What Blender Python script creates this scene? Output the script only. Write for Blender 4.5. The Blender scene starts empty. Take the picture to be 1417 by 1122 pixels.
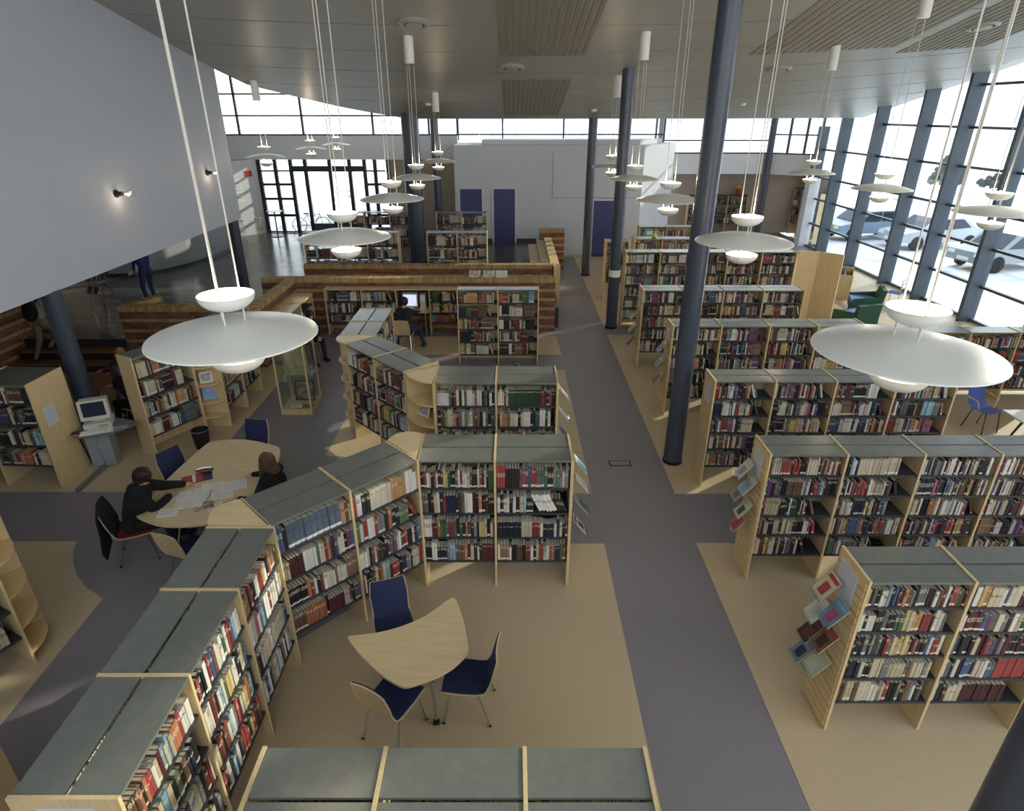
import bpy, bmesh, math, random
import numpy as np
from mathutils import Vector, Matrix
PI = math.pi
C = bpy.context.scene.collection
SC = bpy.context.scene
rng = random.Random(7)

# ------------------------------------------------------------------ camera, light, exposure
cam_d = bpy.data.cameras.new('camera'); cam = bpy.data.objects.new('camera', cam_d); C.objects.link(cam)
cam.location = (0, 0, 5.5); cam.rotation_euler = (math.radians(90 - 25.32), 0, 0)
cam_d.sensor_width = 36; cam_d.lens = 36 * 858.3 / 1417; cam_d.clip_end = 900
SC.camera = cam
SC.view_settings.view_transform = 'Standard'; SC.view_settings.look = 'None'
SC.view_settings.gamma = 1; SC.view_settings.use_curve_mapping = False
SC.view_settings.exposure = 0.50
SC.cycles.use_denoising = True
SC.cycles.max_bounces = 8; SC.cycles.diffuse_bounces = 4; SC.cycles.glossy_bounces = 3
SC.cycles.transparent_max_bounces = 16; SC.cycles.sample_clamp_indirect = 6
SC.cycles.caustics_reflective = False; SC.cycles.caustics_refractive = False

w = bpy.data.worlds.new('sky'); SC.world = w; w.use_nodes = True
nt = w.node_tree; nt.nodes.clear()
out = nt.nodes.new('ShaderNodeOutputWorld'); bg = nt.nodes.new('ShaderNodeBackground')
tc = nt.nodes.new('ShaderNodeTexCoord'); sx = nt.nodes.new('ShaderNodeSeparateXYZ'); rp = nt.nodes.new('ShaderNodeValToRGB')
nt.links.new(tc.outputs['Generated'], sx.inputs[0]); nt.links.new(sx.outputs['Z'], rp.inputs[0])
rp.color_ramp.elements[0].color = (0.97, 0.97, 0.98, 1); rp.color_ramp.elements[0].position = 0.0
rp.color_ramp.elements[1].color = (0.74, 0.84, 1.0, 1); rp.color_ramp.elements[1].position = 0.8
nt.links.new(rp.outputs[0], bg.inputs[0]); bg.inputs[1].default_value = 2.0
nt.links.new(bg.outputs[0], out.inputs[0])

SUN_AZ, SUN_EL = math.radians(35), math.radians(16)
sd = bpy.data.lights.new('sun', 'SUN'); sun = bpy.data.objects.new('sun', sd); C.objects.link(sun)
sd.energy = 3.8; sd.angle = math.radians(0.6); sd.color = (1.0, 0.88, 0.70)
sun.location = (40, 12, 14)
sun.rotation_euler = Vector((math.cos(SUN_EL) * math.cos(SUN_AZ), math.cos(SUN_EL) * math.sin(SUN_AZ), math.sin(SUN_EL))).to_track_quat('Z', 'Y').to_euler()

# ------------------------------------------------------------------ materials
def lin(c):
    if isinstance(c, str):
        c = [int(c[i:i + 2], 16) / 255 for i in (0, 2, 4)]
    return tuple(x / 12.92 if x <= .04045 else ((x + .055) / 1.055) ** 2.4 for x in c)
def newmat(name):
    m = bpy.data.materials.new(name); m.use_nodes = True
    return m, m.node_tree, m.node_tree.nodes['Principled BSDF']
def mat(name, col, rough=.5, metal=0, spec=.5, vary=.0, scale=8., bump=0., stretch=None, col2=None, emit=0, coat=0):
    """colour with a fine procedural mottling (col -> col2 by noise)"""
    m, t, b = newmat(name); a = lin(col)
    b.inputs['Roughness'].default_value = rough; b.inputs['Metallic'].default_value = metal
    b.inputs['Specular IOR Level'].default_value = spec; b.inputs['Coat Weight'].default_value = coat
    if vary or col2:
        co = t.nodes.new('ShaderNodeTexCoord'); mp = t.nodes.new('ShaderNodeMapping'); n = t.nodes.new('ShaderNodeTexNoise')
        n.inputs['Scale'].default_value = scale; n.inputs['Detail'].default_value = 4
        if stretch: mp.inputs['Scale'].default_value = stretch
        r = t.nodes.new('ShaderNodeValToRGB')
        c2 = lin(col2) if col2 else tuple(x * (1 - vary) for x in a)
        r.color_ramp.elements[0].position = .3; r.color_ramp.elements[1].position = .7
        r.color_ramp.elements[0].color = (*c2, 1); r.color_ramp.elements[1].color = (*a, 1)
        t.links.new(co.outputs['Object'], mp.inputs[0]); t.links.new(mp.outputs[0], n.inputs['Vector'])
        t.links.new(n.outputs['Fac'], r.inputs[0]); t.links.new(r.outputs[0], b.inputs['Base Color'])
        if bump:
            bp = t.nodes.new('ShaderNodeBump'); bp.inputs['Strength'].default_value = bump; bp.inputs['Distance'].default_value = .01
            t.links.new(n.outputs['Fac'], bp.inputs['Height']); t.links.new(bp.outputs[0], b.inputs['Normal'])
    else:
        b.inputs['Base Color'].default_value = (*a, 1)
    if emit:
        b.inputs['Emission Color'].default_value = (*a, 1); b.inputs['Emission Strength'].default_value = emit
    return m
def attr_mat(name, rough=.6, book=False):
    """takes its colour from the mesh's own colour attribute; books get title bands and shelf-mark stickers"""
    m, t, b = newmat(name); b.inputs['Roughness'].default_value = rough
    a = t.nodes.new('ShaderNodeAttribute'); a.attribute_name = 'Col'
    if not book:
        n = t.nodes.new('ShaderNodeTexNoise'); n.inputs['Scale'].default_value = 9
        mx = t.nodes.new('ShaderNodeMix'); mx.data_type = 'RGBA'; mx.blend_type = 'MULTIPLY'; mx.inputs[0].default_value = .45
        co = t.nodes.new('ShaderNodeTexCoord'); t.links.new(co.outputs['Object'], n.inputs['Vector'])
        t.links.new(a.outputs['Color'], mx.inputs[6]); t.links.new(n.outputs['Fac'], mx.inputs[7])
        t.links.new(mx.outputs[2], b.inputs['Base Color']); return m
    k = t.nodes.new('ShaderNodeAttribute'); k.attribute_name = 'Bk'
    s = t.nodes.new('ShaderNodeSeparateXYZ'); t.links.new(k.outputs['Vector'], s.inputs[0])
    def math_(op, x, y=None):
        n = t.nodes.new('ShaderNodeMath'); n.operation = op
        for i, v in enumerate((x, y)):
            if v is None: continue
            if isinstance(v, (int, float)): n.inputs[i].default_value = v
            else: t.links.new(v, n.inputs[i])
        return n.outputs[0]
    y, r, sp = s.outputs['X'], s.outputs['Y'], s.outputs['Z']
    cen = math_('ADD', math_('MULTIPLY', r, .28), .56)
    band = math_('LESS_THAN', math_('ABSOLUTE', math_('SUBTRACT', y, cen)), math_('ADD', math_('MULTIPLY', math_('FRACT', math_('MULTIPLY', r, 7.3)), .10), .02))
    low = math_('MULTIPLY', math_('LESS_THAN', math_('ABSOLUTE', math_('SUBTRACT', y, .12)), .055), math_('GREATER_THAN', math_('FRACT', math_('MULTIPLY', r, 13.7)), .72))
    n = t.nodes.new('ShaderNodeTexNoise'); n.inputs['Scale'].default_value = 70; n.inputs['Detail'].default_value = 2
    co = t.nodes.new('ShaderNodeTexCoord'); t.links.new(co.outputs['Object'], n.inputs['Vector'])
    ink = math_('GREATER_THAN', n.outputs['Fac'], .5)
    light = math_('GREATER_THAN', math_('FRACT', math_('MULTIPLY', r, 3.9)), .4)
    bc = t.nodes.new('ShaderNodeMix'); bc.data_type = 'RGBA'; t.links.new(light, bc.inputs[0])
    bc.inputs[6].default_value = (*lin('241f1c'), 1); bc.inputs[7].default_value = (*lin('cfc6a6'), 1)
    f1 = math_('MULTIPLY', math_('MULTIPLY', band, ink), math_('MULTIPLY', sp, .75))
    m1 = t.nodes.new('ShaderNodeMix'); m1.data_type = 'RGBA'; t.links.new(f1, m1.inputs[0])
    t.links.new(a.outputs['Color'], m1.inputs[6]); t.links.new(bc.outputs[2], m1.inputs[7])
    m2 = t.nodes.new('ShaderNodeMix'); m2.data_type = 'RGBA'; t.links.new(math_('MULTIPLY', low, math_('MULTIPLY', sp, .85)), m2.inputs[0])
    t.links.new(m1.outputs[2], m2.inputs[6]); m2.inputs[7].default_value = (*lin('e6e2d4'), 1)
    t.links.new(m2.outputs[2], b.inputs['Base Color'])
    return m
def glass_mat(name, tint=(1, 1, 1), refl=.04):
    """thin clear sheet: see-through, with a mirror share that grows towards grazing angles alike on both faces"""
    m = bpy.data.materials.new(name); m.use_nodes = True; t = m.node_tree; t.nodes.clear()
    o = t.nodes.new('ShaderNodeOutputMaterial'); mx = t.nodes.new('ShaderNodeMixShader'); g = t.nodes.new('ShaderNodeBsdfGlossy'); tr = t.nodes.new('ShaderNodeBsdfTransparent')
    ge = t.nodes.new('ShaderNodeNewGeometry'); dt = t.nodes.new('ShaderNodeVectorMath'); dt.operation = 'DOT_PRODUCT'
    t.links.new(ge.outputs['Normal'], dt.inputs[0]); t.links.new(ge.outputs['Incoming'], dt.inputs[1])
    def M(op, x, y=None):
        n = t.nodes.new('ShaderNodeMath'); n.operation = op
        for i, v in enumerate((x, y)):
            if v is None: continue
            if isinstance(v, (int, float)): n.inputs[i].default_value = v
            else: t.links.new(v, n.inputs[i])
        return n.outputs[0]
    f = M('ADD', M('MULTIPLY', M('POWER', M('SUBTRACT', 1.0, M('ABSOLUTE', dt.outputs['Value'])), 5.0), .6), refl)
    g.inputs['Roughness'].default_value = .02; tr.inputs[0].default_value = (*tint, 1)
    t.links.new(f, mx.inputs[0]); t.links.new(tr.outputs[0], mx.inputs[1]); t.links.new(g.outputs[0], mx.inputs[2]); t.links.new(mx.outputs[0], o.inputs[0]); return m
def ground_mat():
    m, t, b = newmat('snow_and_gravel'); b.inputs['Roughness'].default_value = .8
    co = t.nodes.new('ShaderNodeTexCoord')
    n = t.nodes.new('ShaderNodeTexNoise'); n.inputs['Scale'].default_value = .35; n.inputs['Detail'].default_value = 8; n.inputs['Roughness'].default_value = .65
    mp = t.nodes.new('ShaderNodeMapping'); mp.inputs['Scale'].default_value = (1, .45, 1); mp.inputs['Rotation'].default_value = (0, 0, .6)
    t.links.new(co.outputs['Object'], mp.inputs[0]); t.links.new(mp.outputs[0], n.inputs['Vector'])
    r = t.nodes.new('ShaderNodeValToRGB'); e = r.color_ramp.elements
    e[0].position = .34; e[0].color = (*lin('857d74'), 1); e[1].position = .50; e[1].color = (*lin('f2f4f6'), 1)
    x = e.new(.42); x.color = (*lin('c4c6c9'), 1)
    t.links.new(n.outputs['Fac'], r.inputs[0]); t.links.new(r.outputs[0], b.inputs['Base Color']); return m
def paper_mat(name, base, ink, rows=14.):
    m, t, b = newmat(name); b.inputs['Roughness'].default_value = .7
    co = t.nodes.new('ShaderNodeTexCoord'); s = t.nodes.new('ShaderNodeSeparateXYZ'); t.links.new(co.outputs['UV'], s.inputs[0])
    def M(op, x, y=None):
        n = t.nodes.new('ShaderNodeMath'); n.operation = op
        for i, v in enumerate((x, y)):
            if v is None: continue
            if isinstance(v, (int, float)): n.inputs[i].default_value = v
            else: t.links.new(v, n.inputs[i])
        return n.outputs[0]
    n = t.nodes.new('ShaderNodeTexNoise'); n.inputs['Scale'].default_value = 60
    t.links.new(co.outputs['UV'], n.inputs['Vector'])
    line = M('LESS_THAN', M('FRACT', M('MULTIPLY', s.outputs['Y'], rows)), .45)
    mar = M('MULTIPLY', M('LESS_THAN', M('ABSOLUTE', M('SUBTRACT', s.outputs['X'], .5)), .4), M('LESS_THAN', M('ABSOLUTE', M('SUBTRACT', s.outputs['Y'], .5)), .42))
    f = M('MULTIPLY', M('MULTIPLY', line, mar), M('GREATER_THAN', n.outputs['Fac'], .46))
    mx = t.nodes.new('ShaderNodeMix'); mx.data_type = 'RGBA'; t.links.new(M('MULTIPLY', f, .38), mx.inputs[0])
    mx.inputs[6].default_value = (*lin(base), 1); mx.inputs[7].default_value = (*lin(ink), 1)
    t.links.new(mx.outputs[2], b.inputs['Base Color']); return m

WOOD = mat('birch_veneer', 'dcc394', .42, vary=.16, scale=3.2, stretch=(9, 9, .9))
WOODE = mat('birch_edge', 'e2c690', .4, vary=.12, scale=6, stretch=(2, 2, 12))
WOODH = mat('birch_top', 'e2ca9c', .32, vary=.13, scale=2.6, stretch=(1.2, 9, 9))
TREAD = mat('oak_tread', '9a7448', .5, vary=.2, scale=3, stretch=(1, 8, 8))
TOP = mat('grey_green_laminate', '72766f', .24, spec=.8, vary=.12, scale=14)
SHELF = mat('dark_steel_shelf', '33383b', .45)
LINO = mat('grey_linoleum', '8c878c', .42, vary=.10, scale=40)
BEIGE = mat('beige_linoleum', 'cdb997', .42, vary=.10, scale=34)
SLATE = mat('slate_tile', '66645f', .2, vary=.4, scale=2.5, bump=.06)
_t = SLATE.node_tree; _oi = _t.nodes.new('ShaderNodeObjectInfo'); _hs = _t.nodes.new('ShaderNodeHueSaturation'); _mr = _t.nodes.new('ShaderNodeMapRange')
_b = _t.nodes['Principled BSDF']; _src = _b.inputs['Base Color'].links[0].from_socket; _mr.inputs[3].default_value = .55; _mr.inputs[4].default_value = 1.25
_t.links.new(_oi.outputs['Random'], _mr.inputs[0]); _t.links.new(_mr.outputs[0], _hs.inputs['Value']); _t.links.new(_src, _hs.inputs['Color']); _t.links.new(_hs.outputs[0], _b.inputs['Base Color'])
GROUT = mat('slate_grout', '35373a', .6)
CEIL = mat('grey_metal_ceiling', 'a6a8a3', .38, vary=.04, scale=1.2)
CEILP = mat('perforated_grey', '8f8b80', .6)
WHITEW = mat('white_plaster', 'd6d8dc', .7, vary=.03, scale=3)
BOXW = mat('pale_grey_plaster', 'ccd0d6', .65, vary=.03, scale=2)
BEIGEW = mat('sand_plaster', 'a79b8a', .8, vary=.05)
COLM = mat('slate_blue_paint', '3f4754', .3, vary=.05)
FRAME = mat('blue_grey_frame', '46525f', .4)
FRAMED = mat('dark_frame', '2a2c31', .4)
BRICK = attr_mat('brick_faces', .75)
MORT = mat('mortar', '7d6a58', .9)
NAVY = mat('navy_upholstery', '222a50', .8, vary=.15, scale=60, bump=.1)
REDF = mat('red_upholstery', '7d1f24', .8, vary=.1, scale=60)
CHROME = mat('chrome', 'c4c6c8', .18, metal=1)
STEEL = mat('grey_steel', '8c9194', .35, metal=.6)
BLACK = mat('black_plastic', '17181a', .5)
RUBBER = mat('black_rubber', '101010', .8)
LAMPW = mat('white_enamel', 'e9eae2', .3, vary=.02)
BULB = mat('lit_halogen_bulb', 'ffd9a0', .5, emit=35)
CABLE = mat('pale_cable', 'd6d2c6', .5)
DOORB = mat('blue_door_paint', '3c4277', .45, vary=.03)
GREENF = mat('green_upholstery', '2e5a4a', .85, vary=.1, scale=40)
BLUEP = mat('blue_plastic', '4a5fa5', .45)
BLUEC = mat('blue_cushion', '5f7fc0', .8)
PCB = mat('computer_beige', 'cfcdbf', .5, vary=.03)
SCREEN = mat('dark_screen', '2c3444', .15)
SCREENL = mat('lit_screen', 'b9bfe8', .3, emit=.9)
DESKG = mat('grey_desk_laminate', '6d6f73', .4, vary=.05)
GREYM = mat('grey_cabinet', '8c9296', .5)
COUNT = mat('counter_grey', '878b90', .5, vary=.04)
CREAMT = mat('counter_top_cream', 'd6cfb8', .4)
PAGE = mat('paper_white', 'e8e6dc', .8)
TEXTP = paper_mat('printed_page', 'e9e6dc', '5a5a5a', 26)
SIGNP = paper_mat('notice_sheet', 'cfd4da', '555a66', 9)
POST = paper_mat('poster_sheet', 'e2e4e6', '6a7080', 6)
GLASS = glass_mat('window_glass', (.93, .97, .97))
CLEARG = glass_mat('vitrine_glass', (.96, .99, .97))
ACRYL = glass_mat('clear_acrylic', (.92, .95, .95))
SNOWG = ground_mat()
BOOKM = attr_mat('book_covers', .5, book=True)
COVERM = attr_mat('printed_cover', .35)
HILL = mat('snowy_hill', 'eef2f6', .9, col2='b9c4cd', scale=.05, vary=.3)
SKIN = mat('skin', 'cf9f84', .55, vary=.06, scale=12)
BUSHM = mat('bush_leaf', '4a524c', .9, vary=.3)
CARG = {}

def cloth(nm, col, v_=.12): return mat(nm, col, .9, vary=v_, scale=18, bump=.15)

# ------------------------------------------------------------------ mesh helpers
class MB:
    def __init__(s): s.v = []; s.f = []; s.m = []; s.c = []; s.uv = {}
    def add(s, vs, fs, mi=0, col=None):
        o = len(s.v); s.v += [tuple(p) for p in vs]
        for f in fs: s.f.append(tuple(o + i for i in f)); s.m.append(mi); s.c.append(col)
        return s
    def box(s, a, b, mi=0, col=None, M=None, taper=None):
        (x0, y0, z0), (x1, y1, z1) = a, b
        vs = [(x0, y0, z0), (x1, y0, z0), (x1, y1, z0), (x0, y1, z0), (x0, y0, z1), (x1, y0, z1), (x1, y1, z1), (x0, y1, z1)]
        if M is not None: vs = [M @ Vector(p) for p in vs]
        return s.add(vs, [(3, 2, 1, 0), (4, 5, 6, 7), (0, 1, 5, 4), (1, 2, 6, 5), (2, 3, 7, 6), (3, 0, 4, 7)], mi, col)
    def prism(s, poly, z0, z1, mi=0, mtop=None, M=None):
        n = len(poly); vs = [(x, y, z0) for x, y in poly] + [(x, y, z1) for x, y in poly]
        if M is not None: vs = [M @ Vector(p) for p in vs]
        a = sum(poly[i][0] * poly[(i + 1) % n][1] - poly[(i + 1) % n][0] * poly[i][1] for i in range(n))
        r = list(range(n)) if a > 0 else list(range(n))[::-1]
        s.add(vs, [tuple(r[::-1])] + [(r[i], r[(i + 1) % n], n + r[(i + 1) % n], n + r[i]) for i in range(n)], mi)
        o = len(s.v) - 2 * n; s.f.append(tuple(o + n + i for i in r)); s.m.append(mi if mtop is None else mtop); s.c.append(None)
        return s
    def tube(s, pts, r, n=8, mi=0, cap=True):
        pts = [Vector(p) for p in pts]; rr = r if isinstance(r, (list, tuple)) else [r] * len(pts); vs = []; fs = []
        for i, p in enumerate(pts):
            d = (pts[min(i + 1, len(pts) - 1)] - pts[max(i - 1, 0)]).normalized()
            up = Vector((0, 0, 1)) if abs(d.z) < .9 else Vector((1, 0, 0))
            a = d.cross(up).normalized(); b = d.cross(a).normalized()
            for k in range(n):
                t = 2 * PI * k / n; vs.append(p + (a * math.cos(t) + b * math.sin(t)) * rr[i])
        for i in range(len(pts) - 1):
            for k in range(n):
                k2 = (k + 1) % n; fs.append((i * n + k, (i + 1) * n + k, (i + 1) * n + k2, i * n + k2))
        if cap: fs += [tuple(range(n)), tuple((len(pts) - 1) * n + k for k in range(n))[::-1]]
        return s.add(vs, fs, mi)
    def lathe(s, prof, n=24, mi=0, c=(0, 0, 0), close=False):
        vs = []; fs = []
        for r, z in prof:
            for k in range(n):
                t = 2 * PI * k / n; vs.append((c[0] + r * math.cos(t), c[1] + r * math.sin(t), c[2] + z))
        m = len(prof); rng_ = m if close else m - 1
        for i in range(rng_):
            for k in range(n):
                k2 = (k + 1) % n; j = (i + 1) % m
                fs.append((i * n + k, i * n + k2, j * n + k2, j * n + k))
        return s.add(vs, fs, mi)
    def ball(s, c, r, n=12, mi=0, M=None):
        r = r if isinstance(r, (tuple, list)) else (r, r, r); vs = []; fs = []; h = n // 2
        for i in range(h + 1):
            ph = PI * i / h
            for k in range(n):
                t = 2 * PI * k / n
                p = Vector((r[0] * max(math.sin(ph), .001) * math.cos(t), r[1] * max(math.sin(ph), .001) * math.sin(t), r[2] * math.cos(ph)))
                if M is not None: p = M @ p
                vs.append(Vector(c) + p)
        for i in range(h):
            for k in range(n):
                k2 = (k + 1) % n; fs.append((i * n + k, (i + 1) * n + k, (i + 1) * n + k2, i * n + k2))
        return s.add(vs, fs, mi)
    def plate(s, quad, mi=0):
        """one quad with UVs 0..1"""
        s.add(quad, [(0, 1, 2, 3)], mi); s.uv[len(s.f) - 1] = [(0, 0), (1, 0), (1, 1), (0, 1)]; return s
    def mesh(s, name, mats, smooth=False, ang=35):
        me = bpy.data.meshes.new(name); me.from_pydata([tuple(p) for p in s.v], [], s.f)
        mats = mats if isinstance(mats, (list, tuple)) else [mats]
        for m in mats: me.materials.append(m)
        me.polygons.foreach_set('material_index', s.m)
        if any(c is not None for c in s.c):
            at = me.color_attributes.new('Col', 'FLOAT_COLOR', 'CORNER'); buf = []
            for p, c in zip(s.f, s.c): buf += list((*(c or (.5, .5, .5)), 1)) * len(p)
            at.data.foreach_set('color', buf)
        if s.uv:
            u = me.uv_layers.new(name='UVMap')
            for fi, co in s.uv.items():
                for k, li in enumerate(me.polygons[fi].loop_indices): u.data[li].uv = co[k]
        if smooth:
            me.shade_smooth(); me.set_sharp_from_angle(angle=math.radians(ang))
        me.update(); return me
    def build(s, name, mats, parent=None, M=None, **k):
        return link(name, s.mesh(name, mats, **k), parent, M)
def link(name, me, parent=None, M=None):
    o = bpy.data.objects.new(name, me); C.objects.link(o)
    if parent: o.parent = parent
    if M is not None: o.matrix_local = M
    return o
def frame(x, y, z=0, deg=0): return Matrix.Translation((x, y, z)) @ Matrix.Rotation(math.radians(deg), 4, 'Z')
def tag(o, label, cat, group=None):
    o['label'] = label; o['category'] = cat
    if group: o['group'] = group
    return o
def thing(name, label, cat, M=None, group=None):
    o = bpy.data.objects.new(name, None); C.objects.link(o); o.empty_display_size = .1
    if M is not None: o.matrix_world = M
    return tag(o, label, cat, group)
def struct(o, kind='structure'): o['kind'] = kind; return o
def structe(name, M=None):
    o = bpy.data.objects.new(name, None); C.objects.link(o)
    if M is not None: o.matrix_world = M
    return struct(o)
def bx(name, a, b, m, parent=None, M=None): return MB().box(a, b).build(name, m, parent, M)
_cache = {}
def sbox(name, dims, m, parent, loc):
    """a box part sharing one mesh between all parts of the same size"""
    key = (name, tuple(round(d, 4) for d in dims), m.name)
    if key not in _cache: _cache[key] = MB().box((0, 0, 0), dims).mesh(name, m)
    o = bpy.data.objects.new(name, _cache[key]); C.objects.link(o); o.parent = parent; o.location = loc; return o
def copy_tree(o, parent=None):
    c = o.copy(); C.objects.link(c)
    if parent: c.parent = parent
    for ch in o.children: copy_tree(ch, c)
    return c

# ------------------------------------------------------------------ ceiling shape
def edgeY(X):
    x0, x1, x2 = -7.4, 2.8, 13.3
    return (24 * (X - x1) * (X - x2) / ((x0 - x1) * (x0 - x2)) + 23 * (X - x0) * (X - x2) / ((x1 - x0) * (x1 - x2))
            + 26.5 * (X - x0) * (X - x1) / ((x2 - x0) * (x2 - x1)))
def ceilz(X, Y): return 5.3 + .18 * (edgeY(X) - Y)
EDGE = [(-7.4, 17.6), (-7.25, 19.1), (-6.3, 20.4), (-5.4, 21.5), (-4.5, 22.35), (-3.6, 22.95)]
def ceil_end(X):
    if X >= -3.6: return edgeY(X) + .05
    for (a, ya), (b, yb) in zip(EDGE, EDGE[1:]):
        if a <= X <= b: return ya + (yb - ya) * (X - a) / (b - a)
    return 17.6
def make_ceiling():
    xs = [-7.4, -7.25, -6.8, -6.3, -5.8, -5.4, -4.9, -4.5, -4, -3.6] + [-3 + i * 1.02 for i in range(17)]
    xs = [x for x in xs if x < 13.6] + [13.75]; ny = 26; b = MB(); v = []; f = []
    for x in xs:
        y1 = ceil_end(x)
        for j in range(ny): y = -5 + (y1 + 5) * j / (ny - 1); v.append((x, y, ceilz(x, y)))
    n = len(v); v += [(x, y, z + .35) for x, y, z in v]; nx = len(xs)
    for i in range(nx - 1):
        for j in range(ny - 1):
            q = (i * ny + j, i * ny + j + 1, (i + 1) * ny + j + 1, (i + 1) * ny + j); f.append(q); f.append(tuple(n + k for k in q[::-1]))
    for i in range(nx - 1):
        for j in (0, ny - 1):
            a, c = i * ny + j, (i + 1) * ny + j; q = (a, c, n + c, n + a); f.append(q if j else q[::-1])
    for j in range(ny - 1):
        for i in (0, nx - 1):
            a, c = i * ny + j, i * ny + j + 1; q = (a, c, n + c, n + a); f.append(q[::-1] if i else q)
    b.add(v, f); return struct(b.build('ceiling', CEIL, smooth=True, ang=40))
ceiling = make_ceiling()
def ceil_strip_mb(x0, x1, y0, y1, t=.012):
    """a thin panel that follows the underside of the ceiling"""
    b = MB(); ys = [y0 + (y1 - y0) * k / 3 for k in range(4)]
    v = [(x, y, ceilz(x, y) - dz) for dz in (t, 0) for y in ys for x in (x0, x1)]
    f = [(2 * k, 2 * k + 2, 2 * k + 3, 2 * k + 1) for k in range(3)]
    f += [(2 * k, 8 + 2 * k, 10 + 2 * k, 2 * k + 2) for k in range(3)] + [(2 * k + 1, 2 * k + 3, 11 + 2 * k, 9 + 2 * k) for k in range(3)]
    f += [(0, 1, 9, 8), (6, 14, 15, 7)]
    return b.add(v, f)
for gx0, gx1, gy0, gy1, n in ((-.25, 1.65, 9.0, 15.55, 14), (-.25, 1.55, 17.6, 22.3, 14), (5.3, 8.6, 10.5, 15.9, 18), (8.9, 11.0, 10.5, 16.5, 12)):
    dx = (gx1 - gx0) / n
    for k in range(n):
        ceil_strip_mb(gx0 + k * dx, gx0 + k * dx + dx * .62, gy0, gy1).build('perforated_strip', CEILP, ceiling)
for k in range(9):      # seams between the ceiling sheets
    y = 8.5 + 1.7 * k
    b = MB()
    for i in range(14):
        x0 = -7.2 + i * 1.45; x1 = x0 + 1.45
        if min(ceil_end(x0), ceil_end(min(x1, 13.2))) < y + .3: continue
        v = [(x, yy, ceilz(x, yy) - dz) for dz in (.004, -.002) for yy in (y, y + .03) for x in (x0, min(x1, 13.2))]
        b.add(v, [(0, 2, 3, 1), (0, 1, 5, 4), (2, 6, 7, 3)])
    if b.v: b.build('sheet_seam', CEILP, ceiling)

# ------------------------------------------------------------------ floor
struct(bx('ground', (-250, -120, -.4), (300, 400, -.16), SNOWG))
floor = struct(bx('floor', (-16, -5, -.15), (13.5, 32.2, 0), LINO))
def inlay(poly, nm='beige_inlay'): return MB().prism(poly, -.01, .004).build(nm, BEIGE, floor)
for y0, y1 in ((-5, 7.08), (8.34, 16.15), (16.85, 26.2)): inlay([(2.6, y0), (13.4, y0), (13.4, y1), (2.6, y1)])
inlay([(-2.65, -5), (1.3, -5), (1.3, 7.07), (-1.0, 7.07), (-1.35, 6.45), (-2.65, 5.1)])
inlay([(-3.3, 9.55), (-2.6, 9.45), (-1.3, 8.34), (1.27, 8.34), (1.24, 13.58), (-2.4, 13.58), (-2.4, 11), (-3.3, 11.05)])
inlay([(-3.6, 14.6), (1.24, 14.6), (1.2, 16.0), (-3.6, 16.0)])
inlay([(-15.9, 8.39), (-5.23, 8.39), (-5.23, 13.9), (-15.9, 13.9)])
inlay([(-15.9, 7.12), (-6.16, 7.12), (-6.08, 6.9), (-5.92, 6.66), (-5.72, 6.42), (-5.45, 6.18), (-5.11, 5.98), (-5.08, 4.19), (-5.08, -5), (-15.9, -5)])
so = MB().box((1.5, 8.55, 0), (1.82, 9.4, .004)); so = so.build('floor_hatch', GROUT)
so.matrix_world = frame(1.87, 9.28, .001); so.data = MB().box((-.19, -.09, 0), (.19, .09, .006)).mesh('floor_hatch', GROUT)
tag(so, 'small rectangular metal hatch set flush in the grey aisle floor', 'floor hatch')
MB().box((-.165, -.065, .006), (.165, .065, .009)).build('hatch_lid', LINO, so)

# hall: raised slate floor with its own tiles
hall = struct(MB().prism([(-16, 14.05), (-6.05, 14.05), (-6.05, 16.75), (1.3, 16.75), (1.3, 26.27), (1.3, 28.7), (-16, 28.7)], 0, .588).build('floor_hall', GROUT))
cells = []
ty = 14.08
row = 0
while ty < 28.6:
    tx = -15.95 - (row % 2) * .4
    while tx < 1.3:
        x0, x1 = max(tx, -15.95), tx + .8 - .014
        if ty < 16.8: x1 = min(x1, -6.08)
        else: x1 = min(x1, 1.28)
        if x1 - x0 > .1: cells.append((x0, ty, x1, min(ty + .387, 28.68)))
        tx += .8
    ty += .4; row += 1
cells.sort(key=lambda q: (q[0] < -12.3 or (q[0] > -5.5 and q[1] < 23.5), q[1] + abs(q[0] + 8) * .25))
rest = MB()
for i, (x0, y0, x1, y1) in enumerate(cells):
    h = .600 + rng.uniform(-.0012, .0012)
    if i < 300:
        sbox('tile', (round(x1 - x0, 3), round(y1 - y0, 3), .014), SLATE, hall, (x0, y0, h - .014))
    else: rest.box((x0, y0, .586), (x1, y1, h))
struct(rest.build('tile_field', SLATE, hall), 'stuff')
# steps up to the hall
for k, (zz, yy) in enumerate(((.4, 14.03), (.2, 13.73))):
    st = struct(bx('trim_%d' % (k + 1), (-11.6, yy - .3, 0), (-9.05, yy, zz - .03), FRAMED))
    bx('tread', (-11.6, yy - .31, zz - .03), (-9.05, yy, zz), TREAD, st)
nose = struct(bx('trim_3', (-11.6, 14.03, .56), (-9.05, 14.1, .603), FRAMED))

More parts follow.
